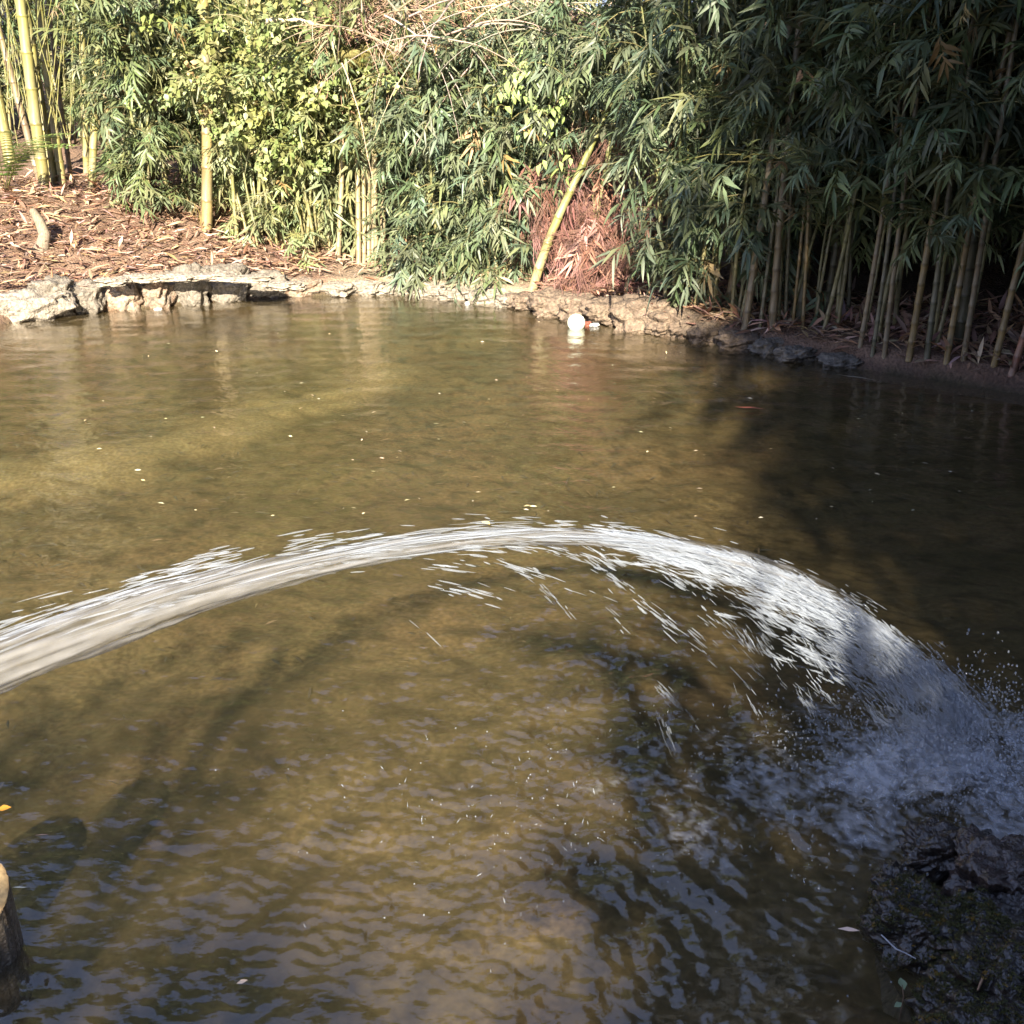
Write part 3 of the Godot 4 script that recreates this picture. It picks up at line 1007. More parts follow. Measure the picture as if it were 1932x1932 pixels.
func build_vine_and_fern() -> void:
	var base := at_depth(1060, 190, -8.75)
	var t := thing("leafy_vine", "hanging vine with big pale green leaves beside the dead fronds", "vine", base)
	var one := MB.new()
	add_leaf(one, Vector3.ZERO, Vector3.FORWARD, Vector3.UP, 1.0, 0.55, 0.35, 0.38)
	var lm := one.mesh()
	var tones := []
	for k in 5:
		var m: StandardMaterial3D = M.leaf.duplicate()
		m.vertex_color_use_as_albedo = false
		m.albedo_color = tint(Color(0.20, 0.29, 0.10), 0.2).linear_to_srgb()
		tones.append(m)
	var strands := [[[1050, 170], [1020, 230], [1040, 300], [1052, 335]], [[1060, 180], [1035, 215], [1005, 235]], [[1000, 120], [975, 150], [965, 175]]]
	var vb := MB.new()
	for s in strands:
		var pts := PackedVector3Array()
		var rr := PackedFloat32Array()
		for k in s.size():
			pts.append(at_depth(s[k][0], s[k][1], -8.75) - base); rr.append(0.005)
		vb.tube(pts, rr, 5, PackedColorArray([Color(0.2, 0.16, 0.08)]), false)
		for k in 44:
			var q := rf(0, 1) * (pts.size() - 1.01)
			var p := pts[int(q)].lerp(pts[int(q) + 1], q - int(q)) + Vector3(rng.randfn(0, 0.09), rng.randfn(0, 0.05), rng.randfn(0.04, 0.06))
			var l := put("leaf", lm, tones[rng.randi() % 5], t)
			l.transform = aimed(p, Vector3(rf(-0.9, 0.9), rf(-1.1, -0.1), rf(0.0, 0.9)).normalized(), rf(0.05, 0.10))
	put("vine_stem", vb.mesh(), M.bark, t)
	# the fern at the left edge
	var fb := ground_at(at_depth(16, 380, -10.3))
	var f := thing("fern", "pale green fern with arching fronds at the left edge under the culms", "fern", fb)
	for k in 7:
		var b := MB.new()
		var a := -0.4 + k * 0.42
		var p := Vector3.ZERO
		var d := Vector3(sin(a) * 0.5, 1.0, 0.45 + 0.2 * cos(a)).normalized()
		var pts := PackedVector3Array()
		var rr := PackedFloat32Array()
		for j in 22:
			pts.append(p); rr.append(0.004 * (1.0 - j / 26.0))
			if j > 3:
				var side := d.cross(Vector3.UP).normalized()
				var w := 0.17 * sin(PI * clampf((j - 2) / 20.0, 0, 1)) + 0.02
				for sgn in [-1.0, 1.0]:
					add_leaf(b, p, (side * sgn + d * 0.35).normalized(), side.cross(d).normalized(), w, 0.024, 0.12, 0.3, tint(Color(0.18, 0.26, 0.08), 0.1))
			p += d * 0.06
			d = (d + Vector3(sin(a) * 0.05, -0.040, 0.02)).normalized()
		b.tube(pts, rr, 4, PackedColorArray([Color(0.15, 0.16, 0.05)]), false)
		put("frond", b.mesh(), M.leaf, f)

func build_right_bank() -> void:
	var G := "dark culms of the right bank"
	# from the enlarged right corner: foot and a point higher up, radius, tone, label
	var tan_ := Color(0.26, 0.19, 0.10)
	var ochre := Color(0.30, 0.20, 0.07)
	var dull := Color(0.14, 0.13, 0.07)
	var spec := [
		[345, 1625, 405, 1240, 0.042, tan_, "ringed tan bamboo culm at the left end of the dark stand"],
		[480, 1620, 545, 870, 0.042, tan_, "stout pinkish tan bamboo culm, second in the dark stand"],
		[630, 1610, 640, 120, 0.019, ochre, "slim orange-brown bamboo culm that runs straight to the top edge"],
		[850, 1560, 868, 500, 0.022, dull, "dull green bamboo culm behind the orange-brown one"],
		[905, 1720, 965, 1290, 0.026, tan_, ""], [965, 1765, 1012, 1260, 0.022, dull, ""], [1022, 1775, 1085, 1230, 0.026, tan_, ""],
		[1142, 1790, 1245, 1190, 0.034, ochre, "ochre bamboo culm with brown sheath, brightest of the right part"], [1226, 1805, 1312, 1150, 0.030, dull, ""], [1322, 1810, 1442, 1180, 0.030, ochre, ""],
		[1402, 1812, 1502, 1100, 0.028, tan_, ""], [1552, 1830, 1685, 1290, 0.032, ochre, ""], [1640, 1860, 1700, 1640, 0.034, Color(0.28, 0.12, 0.07), "reddish bamboo culm nearest the right edge"],
		[420, 1620, 470, 1200, 0.022, dull, ""], [545, 1590, 560, 1000, 0.020, dull, ""], [580, 1600, 610, 1200, 0.016, ochre, ""],
	]
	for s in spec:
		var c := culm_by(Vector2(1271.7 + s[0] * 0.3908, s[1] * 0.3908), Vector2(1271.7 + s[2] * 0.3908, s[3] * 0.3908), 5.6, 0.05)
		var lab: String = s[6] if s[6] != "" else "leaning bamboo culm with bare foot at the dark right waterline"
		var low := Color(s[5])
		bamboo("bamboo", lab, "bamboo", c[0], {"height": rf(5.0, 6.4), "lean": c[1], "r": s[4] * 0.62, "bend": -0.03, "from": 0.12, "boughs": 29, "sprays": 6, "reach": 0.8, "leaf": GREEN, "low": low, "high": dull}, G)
	for i in 64:
		var t := rf(-0.25, 1.5)
		var back := 0.35 + rf(0, 1) * 3.6
		var p := Vector3(0.9 + 2.05 * t + 0.64 * back, 0, -7.5 + 1.7 * t - 0.77 * back)
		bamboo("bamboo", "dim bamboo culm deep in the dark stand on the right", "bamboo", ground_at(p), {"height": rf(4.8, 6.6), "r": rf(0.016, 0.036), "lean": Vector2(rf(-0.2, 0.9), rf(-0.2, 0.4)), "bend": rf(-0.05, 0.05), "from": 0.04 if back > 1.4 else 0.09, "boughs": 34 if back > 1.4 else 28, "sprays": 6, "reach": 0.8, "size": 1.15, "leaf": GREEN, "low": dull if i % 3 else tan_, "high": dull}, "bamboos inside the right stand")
	for i in 14:
		var t := -0.1 + i * 0.13
		var back := 2.6 + rf(-0.5, 1.2)
		clump("bamboo_bush", "dense dim bamboo bush that closes the back of the dark stand", "bamboo", ground_at(Vector3(0.9 + 2.05 * t + 0.64 * back, 0, -7.5 + 1.7 * t - 0.77 * back)), rf(3.0, 4.2), 0.6, 60, GREEN, "bushes at the back of the dark stand", 0.03, "bamboo", 1.35)
	# leafy bushes at the corner where the light ends, and sprays that reach over the water
	for q in [[1240, 600, 2.7, 0.45, 62, 0.12, "right of the heap of dry twigs"], [1310, 615, 2.8, 0.5, 70, 0.06, "over the pale brown rim stone"], [1370, 640, 2.9, 0.45, 60, 0.10, "drooping low at the left of the first ringed tan culm"], [1440, 640, 3.0, 0.42, 60, 0.40, "above the two stout tan culms"], [1540, 670, 3.0, 0.42, 55, 0.40, "above the slim orange-brown culm"], [1640, 690, 3.0, 0.42, 55, 0.36, "above the leaning culms of the dark waterline"], [1760, 705, 3.0, 0.42, 50, 0.42, "above the brightest ochre culm of the right part"]]:
		var p := on_land(q[0], q[1]) + Vector3(0.15, 0, -0.25)
		clump("bamboo_bush", "grey-green bamboo bush " + q[6], "bamboo", ground_at(p), q[2], q[3], q[4], BLUISH, "bamboo bushes at the dark corner", q[5])

# Trees of the near right bank, behind and beside the camera: they cast the shade over the right half.
func shade_tree(label: String, at: Vector3, height: float, centre: Vector3, size: Vector3, count: int, group := "", called := "shade_tree") -> void:
	var low := label.begins_with("low bush")
	var t := thing("bush" if low else called, label, "bush" if low else "tree", at, group)
	var state := rng.state
	rng.seed = hash(at) + 5
	var b := MB.new()
	var pts := PackedVector3Array()
	var rr := PackedFloat32Array()
	for k in 9:
		var q := k / 8.0
		pts.append(Vector3((centre.x - at.x) * q * q, height * 0.75 * q, (centre.z - at.z) * q * q)); rr.append(0.022 * height * (1.0 - 0.75 * q))
	b.tube(pts, rr, 12, PackedColorArray([Color(0.16, 0.12, 0.09)]))
	for i in 26:
		var q := rf(0.35, 1.0)
		var st := pts[int(q * 7.99)]
		var end := centre - at + rv() * size * 0.85
		var limb := PackedVector3Array()
		var lr := PackedFloat32Array()
		for k in 6:
			limb.append(st.lerp(end, k / 7.0) + Vector3(0, 0.4 * sin(PI * k / 5.0), 0) + rv() * 0.06); lr.append(0.0055 * height * (1.0 - 0.15 * k))
		b.tube(limb, lr, 6, PackedColorArray([Color(0.16, 0.12, 0.09)]), false)
	put("trunk", b.mesh(), M.bark, t)
	var xf := []
	var cols := []
	for i in count:
		var d := rv() * pow(rf(0, 1), 0.4)
		xf.append(aimed(centre - at + d * size, (rv() + Vector3(0, -0.3, 0)).normalized(), rf(2.0, 3.6)))
		cols.append(tint(GREEN))
	scatter("crown", sprays[0], M.leaf, xf, cols, t)
	rng.state = state

func build_shade() -> void:
	shade_tree("broad dark tree on the right bank, overhanging from beyond the frame", Vector3(6.4, 0.4, -3.6), 8.0, Vector3(4.9, 6.2, -4.4), Vector3(4.1, 1.6, 3.8), 7000)
	shade_tree("low spreading tree behind the viewer's right shoulder", Vector3(5.0, 0.4, 2.6), 6.5, Vector3(4.62, 3.6, 2.6), Vector3(4.1, 3.1, 2.6), 8000)
	shade_tree("far tall tree at the back of the near right bank", Vector3(6.0, 0.5, 4.6), 12.0, Vector3(4.6, 8.0, 4.6), Vector3(4.5, 4.0, 3.2), 8000)
	shade_tree("low bush added unseen behind the viewer to shade the near rocks", Vector3(1.9, 0.2, 2.6), 1.4, Vector3(1.3, 1.15, 2.6), Vector3(1.6, 1.4, 0.8), 2000)  # unseen bush, added and sized so the near rocks fall into shade
	shade_tree("low bush added unseen behind the viewer to break up the post shadow", Vector3(-1.5, 0.2, 3.0), 1.6, Vector3(-1.5, 1.35, 3.0), Vector3(0.9, 1.25, 0.7), 260)  # unseen sparse bush, added so its dapples break up the shadow of the post
	for i in 4:
		clump("bamboo_bush", "dense bamboo bush beyond the right edge of the picture", "bamboo", ground_at(Vector3(4.3 + 0.25 * i, 0, -5.6 + 1.0 * i)), 6.0, 0.8, 90, GREEN, "bamboo bushes beyond the right edge", 0.03, "bamboo", 1.6)
	for q in [[-13.0, -17.5, 15.0, 4.6], [-8.0, -16.0, 16.5, 4.4], [-3.6, -17.0, 15.5, 4.0], [-0.4, -16.5, 12.0, 3.0]]:
		shade_tree("tall leafy tree rising behind the bamboos on the far left", Vector3(q[0], 1.0, q[1]), q[2], Vector3(q[0], q[2] * 0.6, q[1]), Vector3(q[3], q[2] * 0.42, 2.6), 2600, "trees behind the far bank", "background_tree")

# ---------------------------------------------------------------- stones, litter, small things

func build_stones() -> void:
	var grey_ := Color(0.27, 0.235, 0.19)
	var pale := Color(0.40, 0.34, 0.27)
	var pink := Color(0.36, 0.23, 0.15)
	var dark := Color(0.19, 0.16, 0.125)
	var white := Color(0.52, 0.45, 0.36)
	var list := [   # u, v of the middle of the foot, size, colours, top, label
		[60, 592, Vector3(0.36, 0.17, 0.22), pale, grey_, Color(0, 0, 0, 0), "flat pale block at the left edge of the far waterline"],
		[165, 575, Vector3(0.19, 0.17, 0.18), grey_, dark, Color(0, 0, 0, 0), "round grey boulder right of the flat pale block"],
		[232, 566, Vector3(0.18, 0.17, 0.17), pink, pale, Color(0, 0, 0, 0), "pinkish stone right of the round grey boulder"],
		[292, 562, Vector3(0.20, 0.18, 0.16), pink, grey_, Color(0, 0, 0, 0), "pink and grey stone under the pale ledge"],
		[355, 556, Vector3(0.22, 0.22, 0.18), grey_, dark, Color(0, 0, 0, 0), "tall dark stone standing highest in the left wall"],
		[430, 550, Vector3(0.24, 0.20, 0.18), dark, grey_, Color(0, 0, 0, 0), "dark stone with rough face in the middle of the stone wall"],
		[505, 546, Vector3(0.22, 0.15, 0.16), grey_, dark, Color(0, 0, 0, 0), "low grey stone at the right end of the stone wall"],
		[575, 545, Vector3(0.18, 0.10, 0.15), grey_, pink, Color(0, 0, 0, 0), "small low stone past the end of the stone wall"],
		[100, 566, Vector3(0.22, 0.16, 0.2), grey_, dark, Color(0, 0, 0, 0), "grey stone behind the flat pale block"],
		[1000, 572, Vector3(0.22, 0.09, 0.17), Color(0.27, 0.20, 0.14), Color(0.17, 0.12, 0.085), Color(0, 0, 0, 0), "flat brown mud lump at the foot of the slanting culm"],
		[1050, 580, Vector3(0.26, 0.13, 0.20), Color(0.27, 0.20, 0.14), Color(0.17, 0.12, 0.085), Color(0, 0, 0, 0), "brown mud lump above the white ball"],
		[1100, 586, Vector3(0.24, 0.12, 0.18), Color(0.27, 0.20, 0.14), Color(0.17, 0.12, 0.085), Color(0, 0, 0, 0), "brown mud lump just right of the white ball"],
		[1150, 594, Vector3(0.24, 0.12, 0.18), Color(0.27, 0.20, 0.14), Color(0.17, 0.12, 0.085), Color(0, 0, 0, 0), "brown mud lump between the ball and the rounded hummock"],
		[1212, 606, Vector3(0.27, 0.17, 0.20), Color(0.27, 0.20, 0.14), Color(0.17, 0.12, 0.085), Color(0, 0, 0, 0), "rounded brown hummock on the rim where the shade begins"],
		[1262, 614, Vector3(0.20, 0.12, 0.15), Color(0.27, 0.20, 0.14), Color(0.17, 0.12, 0.085), Color(0, 0, 0, 0), "brown rim stone touching the rounded hummock"],
		[1300, 622, Vector3(0.20, 0.12, 0.15), Color(0.27, 0.20, 0.14), Color(0.17, 0.12, 0.085), Color(0, 0, 0, 0), "pale brown stone right of the rounded hummock"],
		[1345, 634, Vector3(0.19, 0.10, 0.14), Color(0.27, 0.20, 0.14), Color(0.17, 0.12, 0.085), Color(0, 0, 0, 0), "grey brown rim stone left of the first tan culm"],
		[1400, 648, Vector3(0.20, 0.09, 0.15), Color(0.27, 0.20, 0.14), Color(0.17, 0.12, 0.085), Color(0, 0, 0, 0), "low rim stone under the first tan culm"],
		[1455, 660, Vector3(0.19, 0.08, 0.14), dark, grey_, Color(0, 0, 0, 0), "low rim stone under the second tan culm"],
		[1510, 673, Vector3(0.18, 0.07, 0.14), dark, grey_, Color(0, 0, 0, 0), "dark flat stone under the slim orange-brown culm"],
		[1590, 690, Vector3(0.17, 0.06, 0.13), dark, grey_, Color(0, 0, 0, 0), "dark flat stone beside the floating bamboo sheath"],
		[635, 546, Vector3(0.20, 0.07, 0.14), pale, grey_, Color(0, 0, 0, 0), "low tan rim stone, first of seven from the left along the sandy shore"],
		[690, 546, Vector3(0.23, 0.09, 0.14), pale, grey_, Color(0, 0, 0, 0), "low tan rim stone, second of seven from the left along the sandy shore"],
		[750, 547, Vector3(0.26, 0.07, 0.14), pale, grey_, Color(0, 0, 0, 0), "low tan rim stone, third of seven from the left along the sandy shore"],
		[810, 551, Vector3(0.20, 0.09, 0.14), pale, grey_, Color(0, 0, 0, 0), "low tan rim stone, fourth of seven from the left along the sandy shore"],
		[870, 557, Vector3(0.23, 0.07, 0.14), pale, grey_, Color(0, 0, 0, 0), "low tan rim stone, fifth of seven from the left along the sandy shore"],
		[925, 563, Vector3(0.26, 0.09, 0.14), pale, grey_, Color(0, 0, 0, 0), "low tan rim stone, sixth of seven from the left along the sandy shore"],
		[970, 569, Vector3(0.20, 0.07, 0.14), pale, grey_, Color(0, 0, 0, 0), "low tan rim stone, seventh of seven from the left along the sandy shore"],
	]
	var k := 100
	for s in list:
		k += 3
		var p := on_land(s[0], s[1] + 4.0)
		var z: Vector3 = s[2]
		stone("stone", s[6], "stone", Vector3(p.x, maxf(p.y, 0.0) + z.y * 0.30, p.z - z.z * 0.15), z, rf(-0.5, 0.5), k, s[3], s[4], M.rock, "stones of the far waterline", 0.4, 16, 0.6, s[5])
	# the white broken ledge on the wall
	for q in [[215, 525, 0.16], [275, 519, 0.22], [335, 518, 0.20], [400, 516, 0.24], [470, 520, 0.24], [535, 532, 0.20]]:
		k += 3
		var p := on_level(q[0], q[1], 0.27)
		stone("ledge_slab", "pale broken slab of the sunlit ledge above the wall stones", "stone", Vector3(p.x, 0.25, p.z + 0.03), Vector3(q[2], 0.035, 0.13), rf(-0.2, 0.2), k, white, pale, M.rock, "slabs of the pale ledge", 0.5, 12, 0.8)
	# dark wet rocks at the lower right
	var wetdark := Color(0.030, 0.027, 0.024)
	var wetbrown := Color(0.055, 0.038, 0.028)
	var near := [
		[1790, 1610, Vector3(0.115, 0.075, 0.075), wetdark, wetbrown, "wet black rock wedge right below the froth"],
		[1690, 1665, Vector3(0.055, 0.045, 0.055), wetbrown, wetdark, "small wet rock at the left tip of the rocks"],
		[1735, 1740, Vector3(0.115, 0.085, 0.10), wetbrown, wetdark, "mossy rock standing out into the water"],
		[1880, 1650, Vector3(0.12, 0.10, 0.12), wetbrown, Color(0.07, 0.05, 0.045), "ribbed brown rock at the right edge below the froth"],
		[1905, 1720, Vector3(0.095, 0.075, 0.09), Color(0.10, 0.085, 0.08), wetdark, "greyish pink wet slab at the right edge"],
		[1830, 1770, Vector3(0.11, 0.085, 0.09), wetdark, Color(0.05, 0.05, 0.06), "shiny wet rock in the middle of the mossy rocks"],
		[1900, 1850, Vector3(0.15, 0.11, 0.13), wetdark, wetbrown, "dark mossy boulder at the right edge"],
		[1850, 1885, Vector3(0.12, 0.07, 0.11), wetdark, wetbrown, "low dark mossy boulder before the sprig"],
		[1905, 1960, Vector3(0.17, 0.09, 0.12), wetdark, wetbrown, "mossy boulder in the bottom right corner"],
	]
	var tuft := MB.new()
	for i in 9:
		var a := rf(0, TAU)
		add_leaf(tuft, Vector3(rf(-0.3, 0.3), 0, rf(-0.3, 0.3)), Vector3(cos(a) * rf(0.2, 0.9), 1, sin(a) * rf(0.2, 0.9)).normalized(), Vector3(sin(a), 0.2, cos(a)), rf(0.6, 1.2), 0.22, 0.1)
	var tm := tuft.mesh()
	for s in near:
		k += 5
		var z: Vector3 = s[2]
		var p := on_level(s[0], s[1], z.y * 0.6)
		var mesh := stone_mesh(z, k, 0.42, 30, s[3], s[4], 0.6)
		var t := thing("wet_rock", s[5], "rock", Vector3(p.x, z.y * 0.35, p.z), "wet rocks at the near right bank")
		t.rotation.y = rf(-0.6, 0.6)
		put("rock", mesh, M.wet, t)
		if "moss" in s[5]:
			var arr := mesh.surface_get_arrays(0)
			var vs: PackedVector3Array = arr[Mesh.ARRAY_VERTEX]
			var ns: PackedVector3Array = arr[Mesh.ARRAY_NORMAL]
			var cover := noise(k, 16.0, 3)
			var xf := []
			var cols := []
			for i in 9000:
				var j := rng.randi() % vs.size()
				if ns[j].y < -0.05 or cover.get_noise_3dv(vs[j]) < -0.16:
					continue
				var o := vs[j] + Vector3(rf(-1, 1), 0, rf(-1, 1)) * 0.004
				xf.append(Transform3D(Basis(Vector3.UP, rf(0, TAU)).scaled(Vector3.ONE * rf(0.003, 0.008)), o))
				cols.append(tint(Color(0.060, 0.058, 0.016) if cover.get_noise_3dv(vs[j] * 1.5) < 0.36 else Color(0.15, 0.10, 0.016), 0.5))
			scatter("moss", tm, M.dry, xf, cols, t)

func build_litter() -> void:
	var lf := MB.new()
	add_leaf(lf, Vector3.ZERO, Vector3.FORWARD, Vector3.UP, 1.0, 0.16, 0.05, 0.4)
	var lm := lf.mesh()
	var xf := []
	var cols := []
	var tones := [Color(0.42, 0.27, 0.18), Color(0.34, 0.21, 0.13), Color(0.48, 0.36, 0.22), Color(0.20, 0.11, 0.07), Color(0.38, 0.24, 0.19)]
	for i in 24000:
		var x := rf(-5.6, 1.6)
		var z := rf(-11.4, -7.4)
		var d := to_pond(Vector2(x, z))
		if d < 0.10 or d > 2.9 or (x > -1.6 and x < 0.4 and d < 0.45 and rng.randf() < 0.75):
			continue
		var y := land(x, z)
		var dir := Vector3(rf(-1, 1), rf(-0.12, 0.35), rf(-1, 1)).normalized()
		xf.append(aimed(Vector3(x, y + rf(0.004, 0.05), z), dir, 0.045 + 0.17 * pow(rf(0, 1), 2.2)))
		cols.append(tint(tones[rng.randi() % 5] * 0.85, 0.45))
	for i in 2600:
		var t := rf(0.0, 1.4)
		var back := rf(0.05, 1.2)
		var x := 0.9 + 2.05 * t + 0.64 * back
		var z := -7.6 + 1.7 * t - 0.77 * back
		xf.append(aimed(Vector3(x, land(x, z) + rf(0.004, 0.04), z), Vector3(rf(-1, 1), rf(-0.1, 0.5), rf(-1, 1)).normalized(), rf(0.07, 0.22)))
		cols.append(tint(tones[rng.randi() % 5], 0.3))
	var o := scatter("leaf_litter", lm, M.dry, xf, cols)
	mark(o, "dry pinkish brown bamboo leaves littering the far bank", "leaf litter")
	# dark leaves and debris lying on the pond bed
	xf = []
	cols = []
	var thick := noise(71, 0.9, 3)
	for i in 7000:
		var x := rf(-4.2, 1.4)
		var z := -1.0 - 7.4 * pow(rf(0, 1), 0.8)
		if thick.get_noise_2d(x, z) < rf(-0.35, 0.35):
			continue
		xf.append(aimed(Vector3(x, -0.222 + rf(-0.02, 0.03), z), Vector3(rf(-1, 1), rf(-0.06, 0.06), rf(-1, 1) * 0.8).normalized(), rf(0.02, 0.075)))
		var dark := rng.randf() < 0.85
		cols.append(tint(Color(0.022, 0.018, 0.010) if dark else Color(0.10, 0.07, 0.03), 0.35))
	o = scatter("sunken_leaves", lm, M.dry, xf, cols)
	mark(o, "dark sunken leaves lying on the olive pond bed", "leaf litter")

func floating_leaf(called: String, label: String, u: float, v: float, length: float, width: float, turn: float, col: Color) -> void:
	var b := MB.new()
	add_leaf(b, Vector3.ZERO, Vector3.FORWARD, Vector3.UP, length, width, -0.04, 0.45)
	var m := mat(col.linear_to_srgb(), 0.6, false)
	var o := put(called, b.mesh(), m)
	var p := on_level(u, v, 0.008)
	o.position = p
	o.rotation = Vector3(rf(-0.06, 0.06), turn, rf(-0.2, 0.2))
	mark(o, label, "leaf")

func build_small_things() -> void:
	# the white ball with its band of print, half sunk
	var ball := thing("ball", "white plastic ball floating by the brown rim of the far bank", "ball", on_level(1087, 618, 0.0))
	var sp := SphereMesh.new()
	sp.radius = 0.066; sp.height = 0.132; sp.radial_segments = 40; sp.rings = 20
	var bm := mat(Color(0.74, 0.77, 0.71), 0.35, false)
	var sphere := put("sphere", sp, bm, ball)
	sphere.position.y = 0.036
	var seam := TorusMesh.new()
	seam.inner_radius = 0.0652; seam.outer_radius = 0.0674; seam.rings = 40; seam.ring_segments = 6
	var sm := put("seam", seam, mat(Color(0.72, 0.75, 0.72), 0.4, false), ball)
	sm.position.y = 0.036
	sm.rotation = Vector3(0.5, 0, 0.6)
	# scraps beside it
	var scrap := stone("red_scrap", "small red scrap between the ball and the white scrap", "litter", on_level(1108, 612, 0.01), Vector3(0.035, 0.028, 0.02), 0.3, 811, Color(0.40, 0.10, 0.06), Color(0.30, 0.08, 0.05), M.rock, "", 0.5, 8)
	scrap.rotation.z = 0.3
	stone("white_scrap", "small white scrap right of the ball", "litter", on_level(1121, 613, 0.012), Vector3(0.045, 0.016, 0.025), 0.4, 815, Color(0.8, 0.8, 0.8), Color(0.7, 0.72, 0.74), M.rock, "", 0.4, 8)
	stone("white_scrap", "white scrap floating below the sunlit sandy bank", "litter", on_level(882, 572, 0.008), Vector3(0.024, 0.016, 0.02), 0.2, 819, Color(0.8, 0.8, 0.78), Color(0.7, 0.7, 0.68), M.rock, "", 0.4, 8)
	stone("white_scrap", "white fleck on the water left of the far stone wall's middle", "litter", on_level(298, 583, 0.008), Vector3(0.04, 0.012, 0.025), 0.2, 823, Color(0.75, 0.73, 0.68), Color(0.65, 0.62, 0.56), M.rock, "", 0.4, 8)
	floating_leaf("red_leaf", "red leaf afloat on the dark right water", 1445, 772, 0.17, 0.035, 1.5, Color(0.30, 0.09, 0.06))
	floating_leaf("bamboo_sheath", "pale bamboo sheath floating by the dark right waterline", 1655, 718, 0.24, 0.03, 1.15, Color(0.45, 0.40, 0.32))
	floating_leaf("orange_leaf", "orange leaf at the left edge of the near water", -8, 1528, 0.035, 0.022, -1.3, Color(0.55, 0.24, 0.02))
	floating_leaf("pale_leaf", "pale pink leaf beside the near mossy rocks", 1580, 1752, 0.045, 0.013, -1.75, Color(0.62, 0.45, 0.36))
	floating_leaf("dry_leaf", "tiny curled dry leaf on the water near the bottom left", 446, 1856, 0.022, 0.010, -1.2, Color(0.55, 0.40, 0.28))
	floating_leaf("straw", "pale straw lying on the water beside the post", 22, 1674, 0.034, 0.005, -1.6, Color(0.62, 0.55, 0.40))
	floating_leaf("straw", "reddish straw on the water above the post", 65, 1576, 0.036, 0.004, -1.57, Color(0.45, 0.24, 0.16))
	floating_leaf("yellow_leaf", "small yellow leaf in the middle of the near water", 925, 990, 0.05, 0.03, 0.8, Color(0.48, 0.36, 0.10))
	var xf := []
	var cols := []
	var lf := MB.new()
	add_leaf(lf, Vector3.ZERO, Vector3.FORWARD, Vector3.UP, 1.0, 0.3, 0.0, 0.45)
	for i in 130:
		var p := on_level(rf(150, 1850), rf(600, 980), 0.006)
		xf.append(aimed(p, Vector3(rf(-1, 1), 0.02, rf(-1, 1) * 0.5), rf(0.008, 0.035)))
		cols.append(tint(Color(0.5, 0.44, 0.28), 0.4))
	var fl := scatter("floating_flecks", lf.mesh(), M.dry, xf, cols)
	mark(fl, "tiny pale flecks of debris afloat over the middle of the pond", "floating debris")
	# the post at the lower left: pale cut top, grey fibrous side
	var top := on_level(-80, 1702, 0.13)
	var post := thing("wooden_post", "cut wooden post with pale tan top at the lower left edge", "post", Vector3(top.x, -0.47, top.z))
	var b := MB.new()
	var grain := noise(91, 1.0, 4)
	var rings_n := 40
	var sides := 90
	for i in rings_n + 1:
		var t := float(i) / rings_n
		for k in sides:
			var a := TAU * k / sides
			var r := lerpf(0.103, 0.094, t) * (1.0 + 0.05 * grain.get_noise_3d(cos(a) * 6.0, t * 1.2, sin(a) * 6.0) + 0.035 * grain.get_noise_3d(cos(a) * 24.0, t * 2.0, sin(a) * 24.0))
			var f := grain.get_noise_3d(cos(a) * 20.0, t * 3.0, sin(a) * 20.0)
			var c := Color(0.30, 0.27, 0.23).lerp(Color(0.13, 0.10, 0.08), clampf(0.5 + 1.2 * f, 0, 1))
			b.v.append(Vector3(cos(a) * r, t * (0.6 - 0.40 * sin(a) * r), sin(a) * r)); b.c.append(c); b.uv.append(Vector2(a, t))
	for i in rings_n:
		for k in sides:
			var a0 := i * sides + k
			var b0 := i * sides + (k + 1) % sides
			b.quad(a0, a0 + sides, b0 + sides, b0)
	put("side", b.mesh(), M.wet, post)
	var cut := MB.new()
	var mid := cut.vert(Vector3(0, 0.603, 0), Color(0.40, 0.28, 0.13))
	for j in 8:
		for k in 48:
			var a := TAU * k / 48
			var r := 0.0945 * (j + 1) / 8.0
			var q := grain.get_noise_2d(r * 900.0, a * 0.6) + 0.6 * grain.get_noise_2d(cos(a) * r * 300.0, sin(a) * r * 300.0)
			cut.vert(Vector3(cos(a) * r, 0.603 - 0.40 * sin(a) * r - (0.005 if j == 7 else 0.0), sin(a) * r), Color(0.46, 0.34, 0.17).lerp(Color(0.26, 0.16, 0.07), clampf(0.4 + q, 0, 1)))
	for k in 48:
		cut.tri(mid, 1 + k, 1 + (k + 1) % 48)
	for j in 7:
		for k in 48:
			var a0 := 1 + j * 48 + k
			var b0 := 1 + j * 48 + (k + 1) % 48
			cut.quad(a0, a0 + 48, b0 + 48, b0)
	put("cut_top", cut.mesh(), M.bark, post)
	# sunken branch
	var s0 := on_level(330, 1850, -0.2)
	var branch := thing("sunken_branch", "dark sunken branch on the bed near the bottom left", "branch", s0)
	var sb := MB.new()
	for arm in [[[330, 1850], [380, 1830], [430, 1815], [470, 1800]], [[400, 1828], [385, 1845], [390, 1862]], [[430, 1815], [420, 1795], [405, 1780]]]:
		var pts := PackedVector3Array()
		var rr := PackedFloat32Array()
		for k in arm.size():
			pts.append(on_level(arm[k][0], arm[k][1], -0.19) - s0); rr.append(0.011 * (0.5 if arm.size() == 3 else 1.0) * (1.0 - 0.15 * k))
		sb.tube(pts, rr, 7, PackedColorArray([Color(0.035, 0.028, 0.018)]))
	put("branch", sb.mesh(), M.bark, branch)
	# sprig with two leaves, and a bleached twig at the rocks
	var sp0 := on_level(1700, 1905, 0.0)
	var sprig := thing("sprig", "small sprig with two pale green leaves before the near rocks", "plant", sp0)
	var st := MB.new()
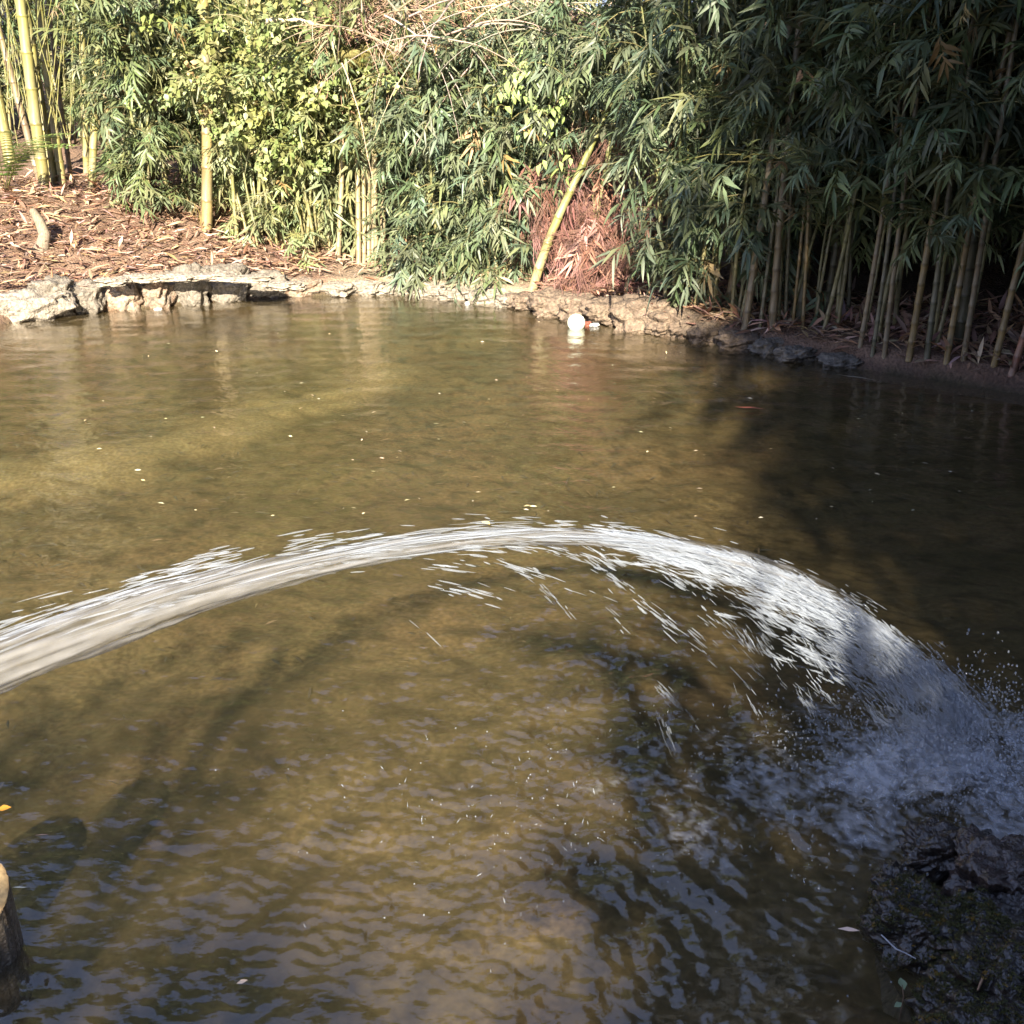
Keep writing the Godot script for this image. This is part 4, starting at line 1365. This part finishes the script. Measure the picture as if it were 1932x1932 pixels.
	st.tube(PackedVector3Array([Vector3(0, -0.03, 0), on_level(1705, 1880, 0.05) - sp0, on_level(1702, 1858, 0.06) - sp0]), PackedFloat32Array([0.0016, 0.0012, 0.0008]), 5, PackedColorArray([Color(0.2, 0.12, 0.07)]))
	put("stem", st.mesh(), M.bark, sprig)
	for q in [[1706, 1868, 1698, 1842, 0.03, 0.017], [1702, 1892, 1690, 1898, 0.02, 0.011]]:
		var a := on_level(q[0], q[1], 0.055)
		var d := on_level(q[2], q[3], 0.055) - a
		var l := MB.new()
		add_leaf(l, a - sp0, d.normalized(), Vector3(0, 1, 0.3), q[4], q[5], 0.0, 0.45, Color(0.20, 0.26, 0.16))
		put("leaf", l.mesh(), M.leaf, sprig)
	for q in [[[1663, 1764], [1690, 1790], [1712, 1800], [1728, 1809], 0.0016, Color(0.42, 0.42, 0.45), "bleached thin twig caught at the foot of the mossy rock"], [[1848, 1822], [1856, 1836], [1852, 1850], [1845, 1868], 0.003, Color(0.34, 0.20, 0.12), "curled brown twig lying on the right-hand moss"], [[1746, 1728], [1752, 1740], [1757, 1752], [1762, 1765], 0.0012, Color(0.25, 0.2, 0.1), "fine stalk standing in the moss"]]:
		var a := on_level(q[0][0], q[0][1], 0.06)
		var w := MB.new()
		var pts := PackedVector3Array()
		for k in 4:
			pts.append(on_level(q[k][0], q[k][1], 0.06 + (0.05 if "right-hand" in q[6] else 0.02)) - a)
		w.tube(pts, PackedFloat32Array([q[4], q[4], q[4] * 0.9, q[4] * 0.6]), 6, PackedColorArray([q[5]]))
		var o := put("twig", w.mesh(), M.bark)
		o.position = a
		mark(o, q[6], "twig")
	# the bent grey stump on the far left bank
	var st0 := ground_at(at_depth(82, 495, -9.1))
	var stump := thing("bent_stump", "bent grey stump in the pink litter of the far left bank", "stump", st0)
	var gb := MB.new()
	gb.tube(PackedVector3Array([Vector3(-0.06, -0.05, 0), Vector3(0.02, 0.06, 0), Vector3(0.04, 0.15, -0.02), Vector3(0.0, 0.25, -0.05), Vector3(-0.06, 0.34, -0.08)]), PackedFloat32Array([0.075, 0.06, 0.05, 0.042, 0.03]), 10, PackedColorArray([Color(0.22, 0.17, 0.12), Color(0.24, 0.19, 0.14), Color(0.27, 0.21, 0.15), Color(0.25, 0.2, 0.14), Color(0.2, 0.16, 0.11)]))
	put("wood", gb.mesh(), M.bark, stump)

# ---------------------------------------------------------------- the whole

func _ready() -> void:
	var cam := Camera3D.new()
	cam.name = "camera"
	cam.fov = FOV
	cam.near = 0.05
	cam.far = 400.0
	cam.position = Vector3(0, EYE, 0)
	cam.rotation_degrees = Vector3(-PITCH, 0, 0)
	add_child(cam)
	cam.current = true
	var env := Environment.new()
	env.background_mode = Environment.BG_SKY
	var sky := Sky.new()
	var ps := ProceduralSkyMaterial.new()
	ps.sky_top_color = Color(0.56, 0.64, 0.84)
	ps.sky_horizon_color = Color(0.80, 0.86, 0.95)
	ps.sky_curve = 0.15
	ps.ground_bottom_color = Color(0.12, 0.12, 0.08)
	ps.ground_horizon_color = Color(0.3, 0.32, 0.28)
	ps.sky_energy_multiplier = 0.58
	ps.sun_angle_max = 4.0
	sky.sky_material = ps
	env.sky = sky
	env.tonemap_mode = Environment.TONE_MAPPER_LINEAR
	env.tonemap_exposure = 8.0
	env.sdfgi_enabled = true
	env.ssao_enabled = true
	env.ssil_enabled = true
	var we := WorldEnvironment.new()
	we.name = "environment"
	we.environment = env
	add_child(we)
	var sun := DirectionalLight3D.new()
	sun.name = "sun"
	sun.light_energy = 1.15
	sun.light_color = Color(1.0, 0.95, 0.86)
	sun.light_angular_distance = 0.8
	sun.shadow_enabled = true
	add_child(sun)
	sun.look_at_from_position(Vector3(-0.06, 0.44, 0.90), Vector3.ZERO)

	rng.seed = 20240611
	make_materials()
	for i in 5:
		sprays.append(bamboo_spray(7 + i, rf(0.125, 0.17), rf(0.017, 0.023)))
	for i in 3:
		broad.append(round_spray(10, 0.068, 0.044))
	dry.append(twig_spray(11, 0.5, 0.7))

	build_land()
	build_water()
	build_far_bank()
	build_right_bank()
	build_shade()
	build_dead_wood()
	build_vine_and_fern()
	build_stones()
	build_litter()
	build_jet()
	build_splash()
	build_small_things()
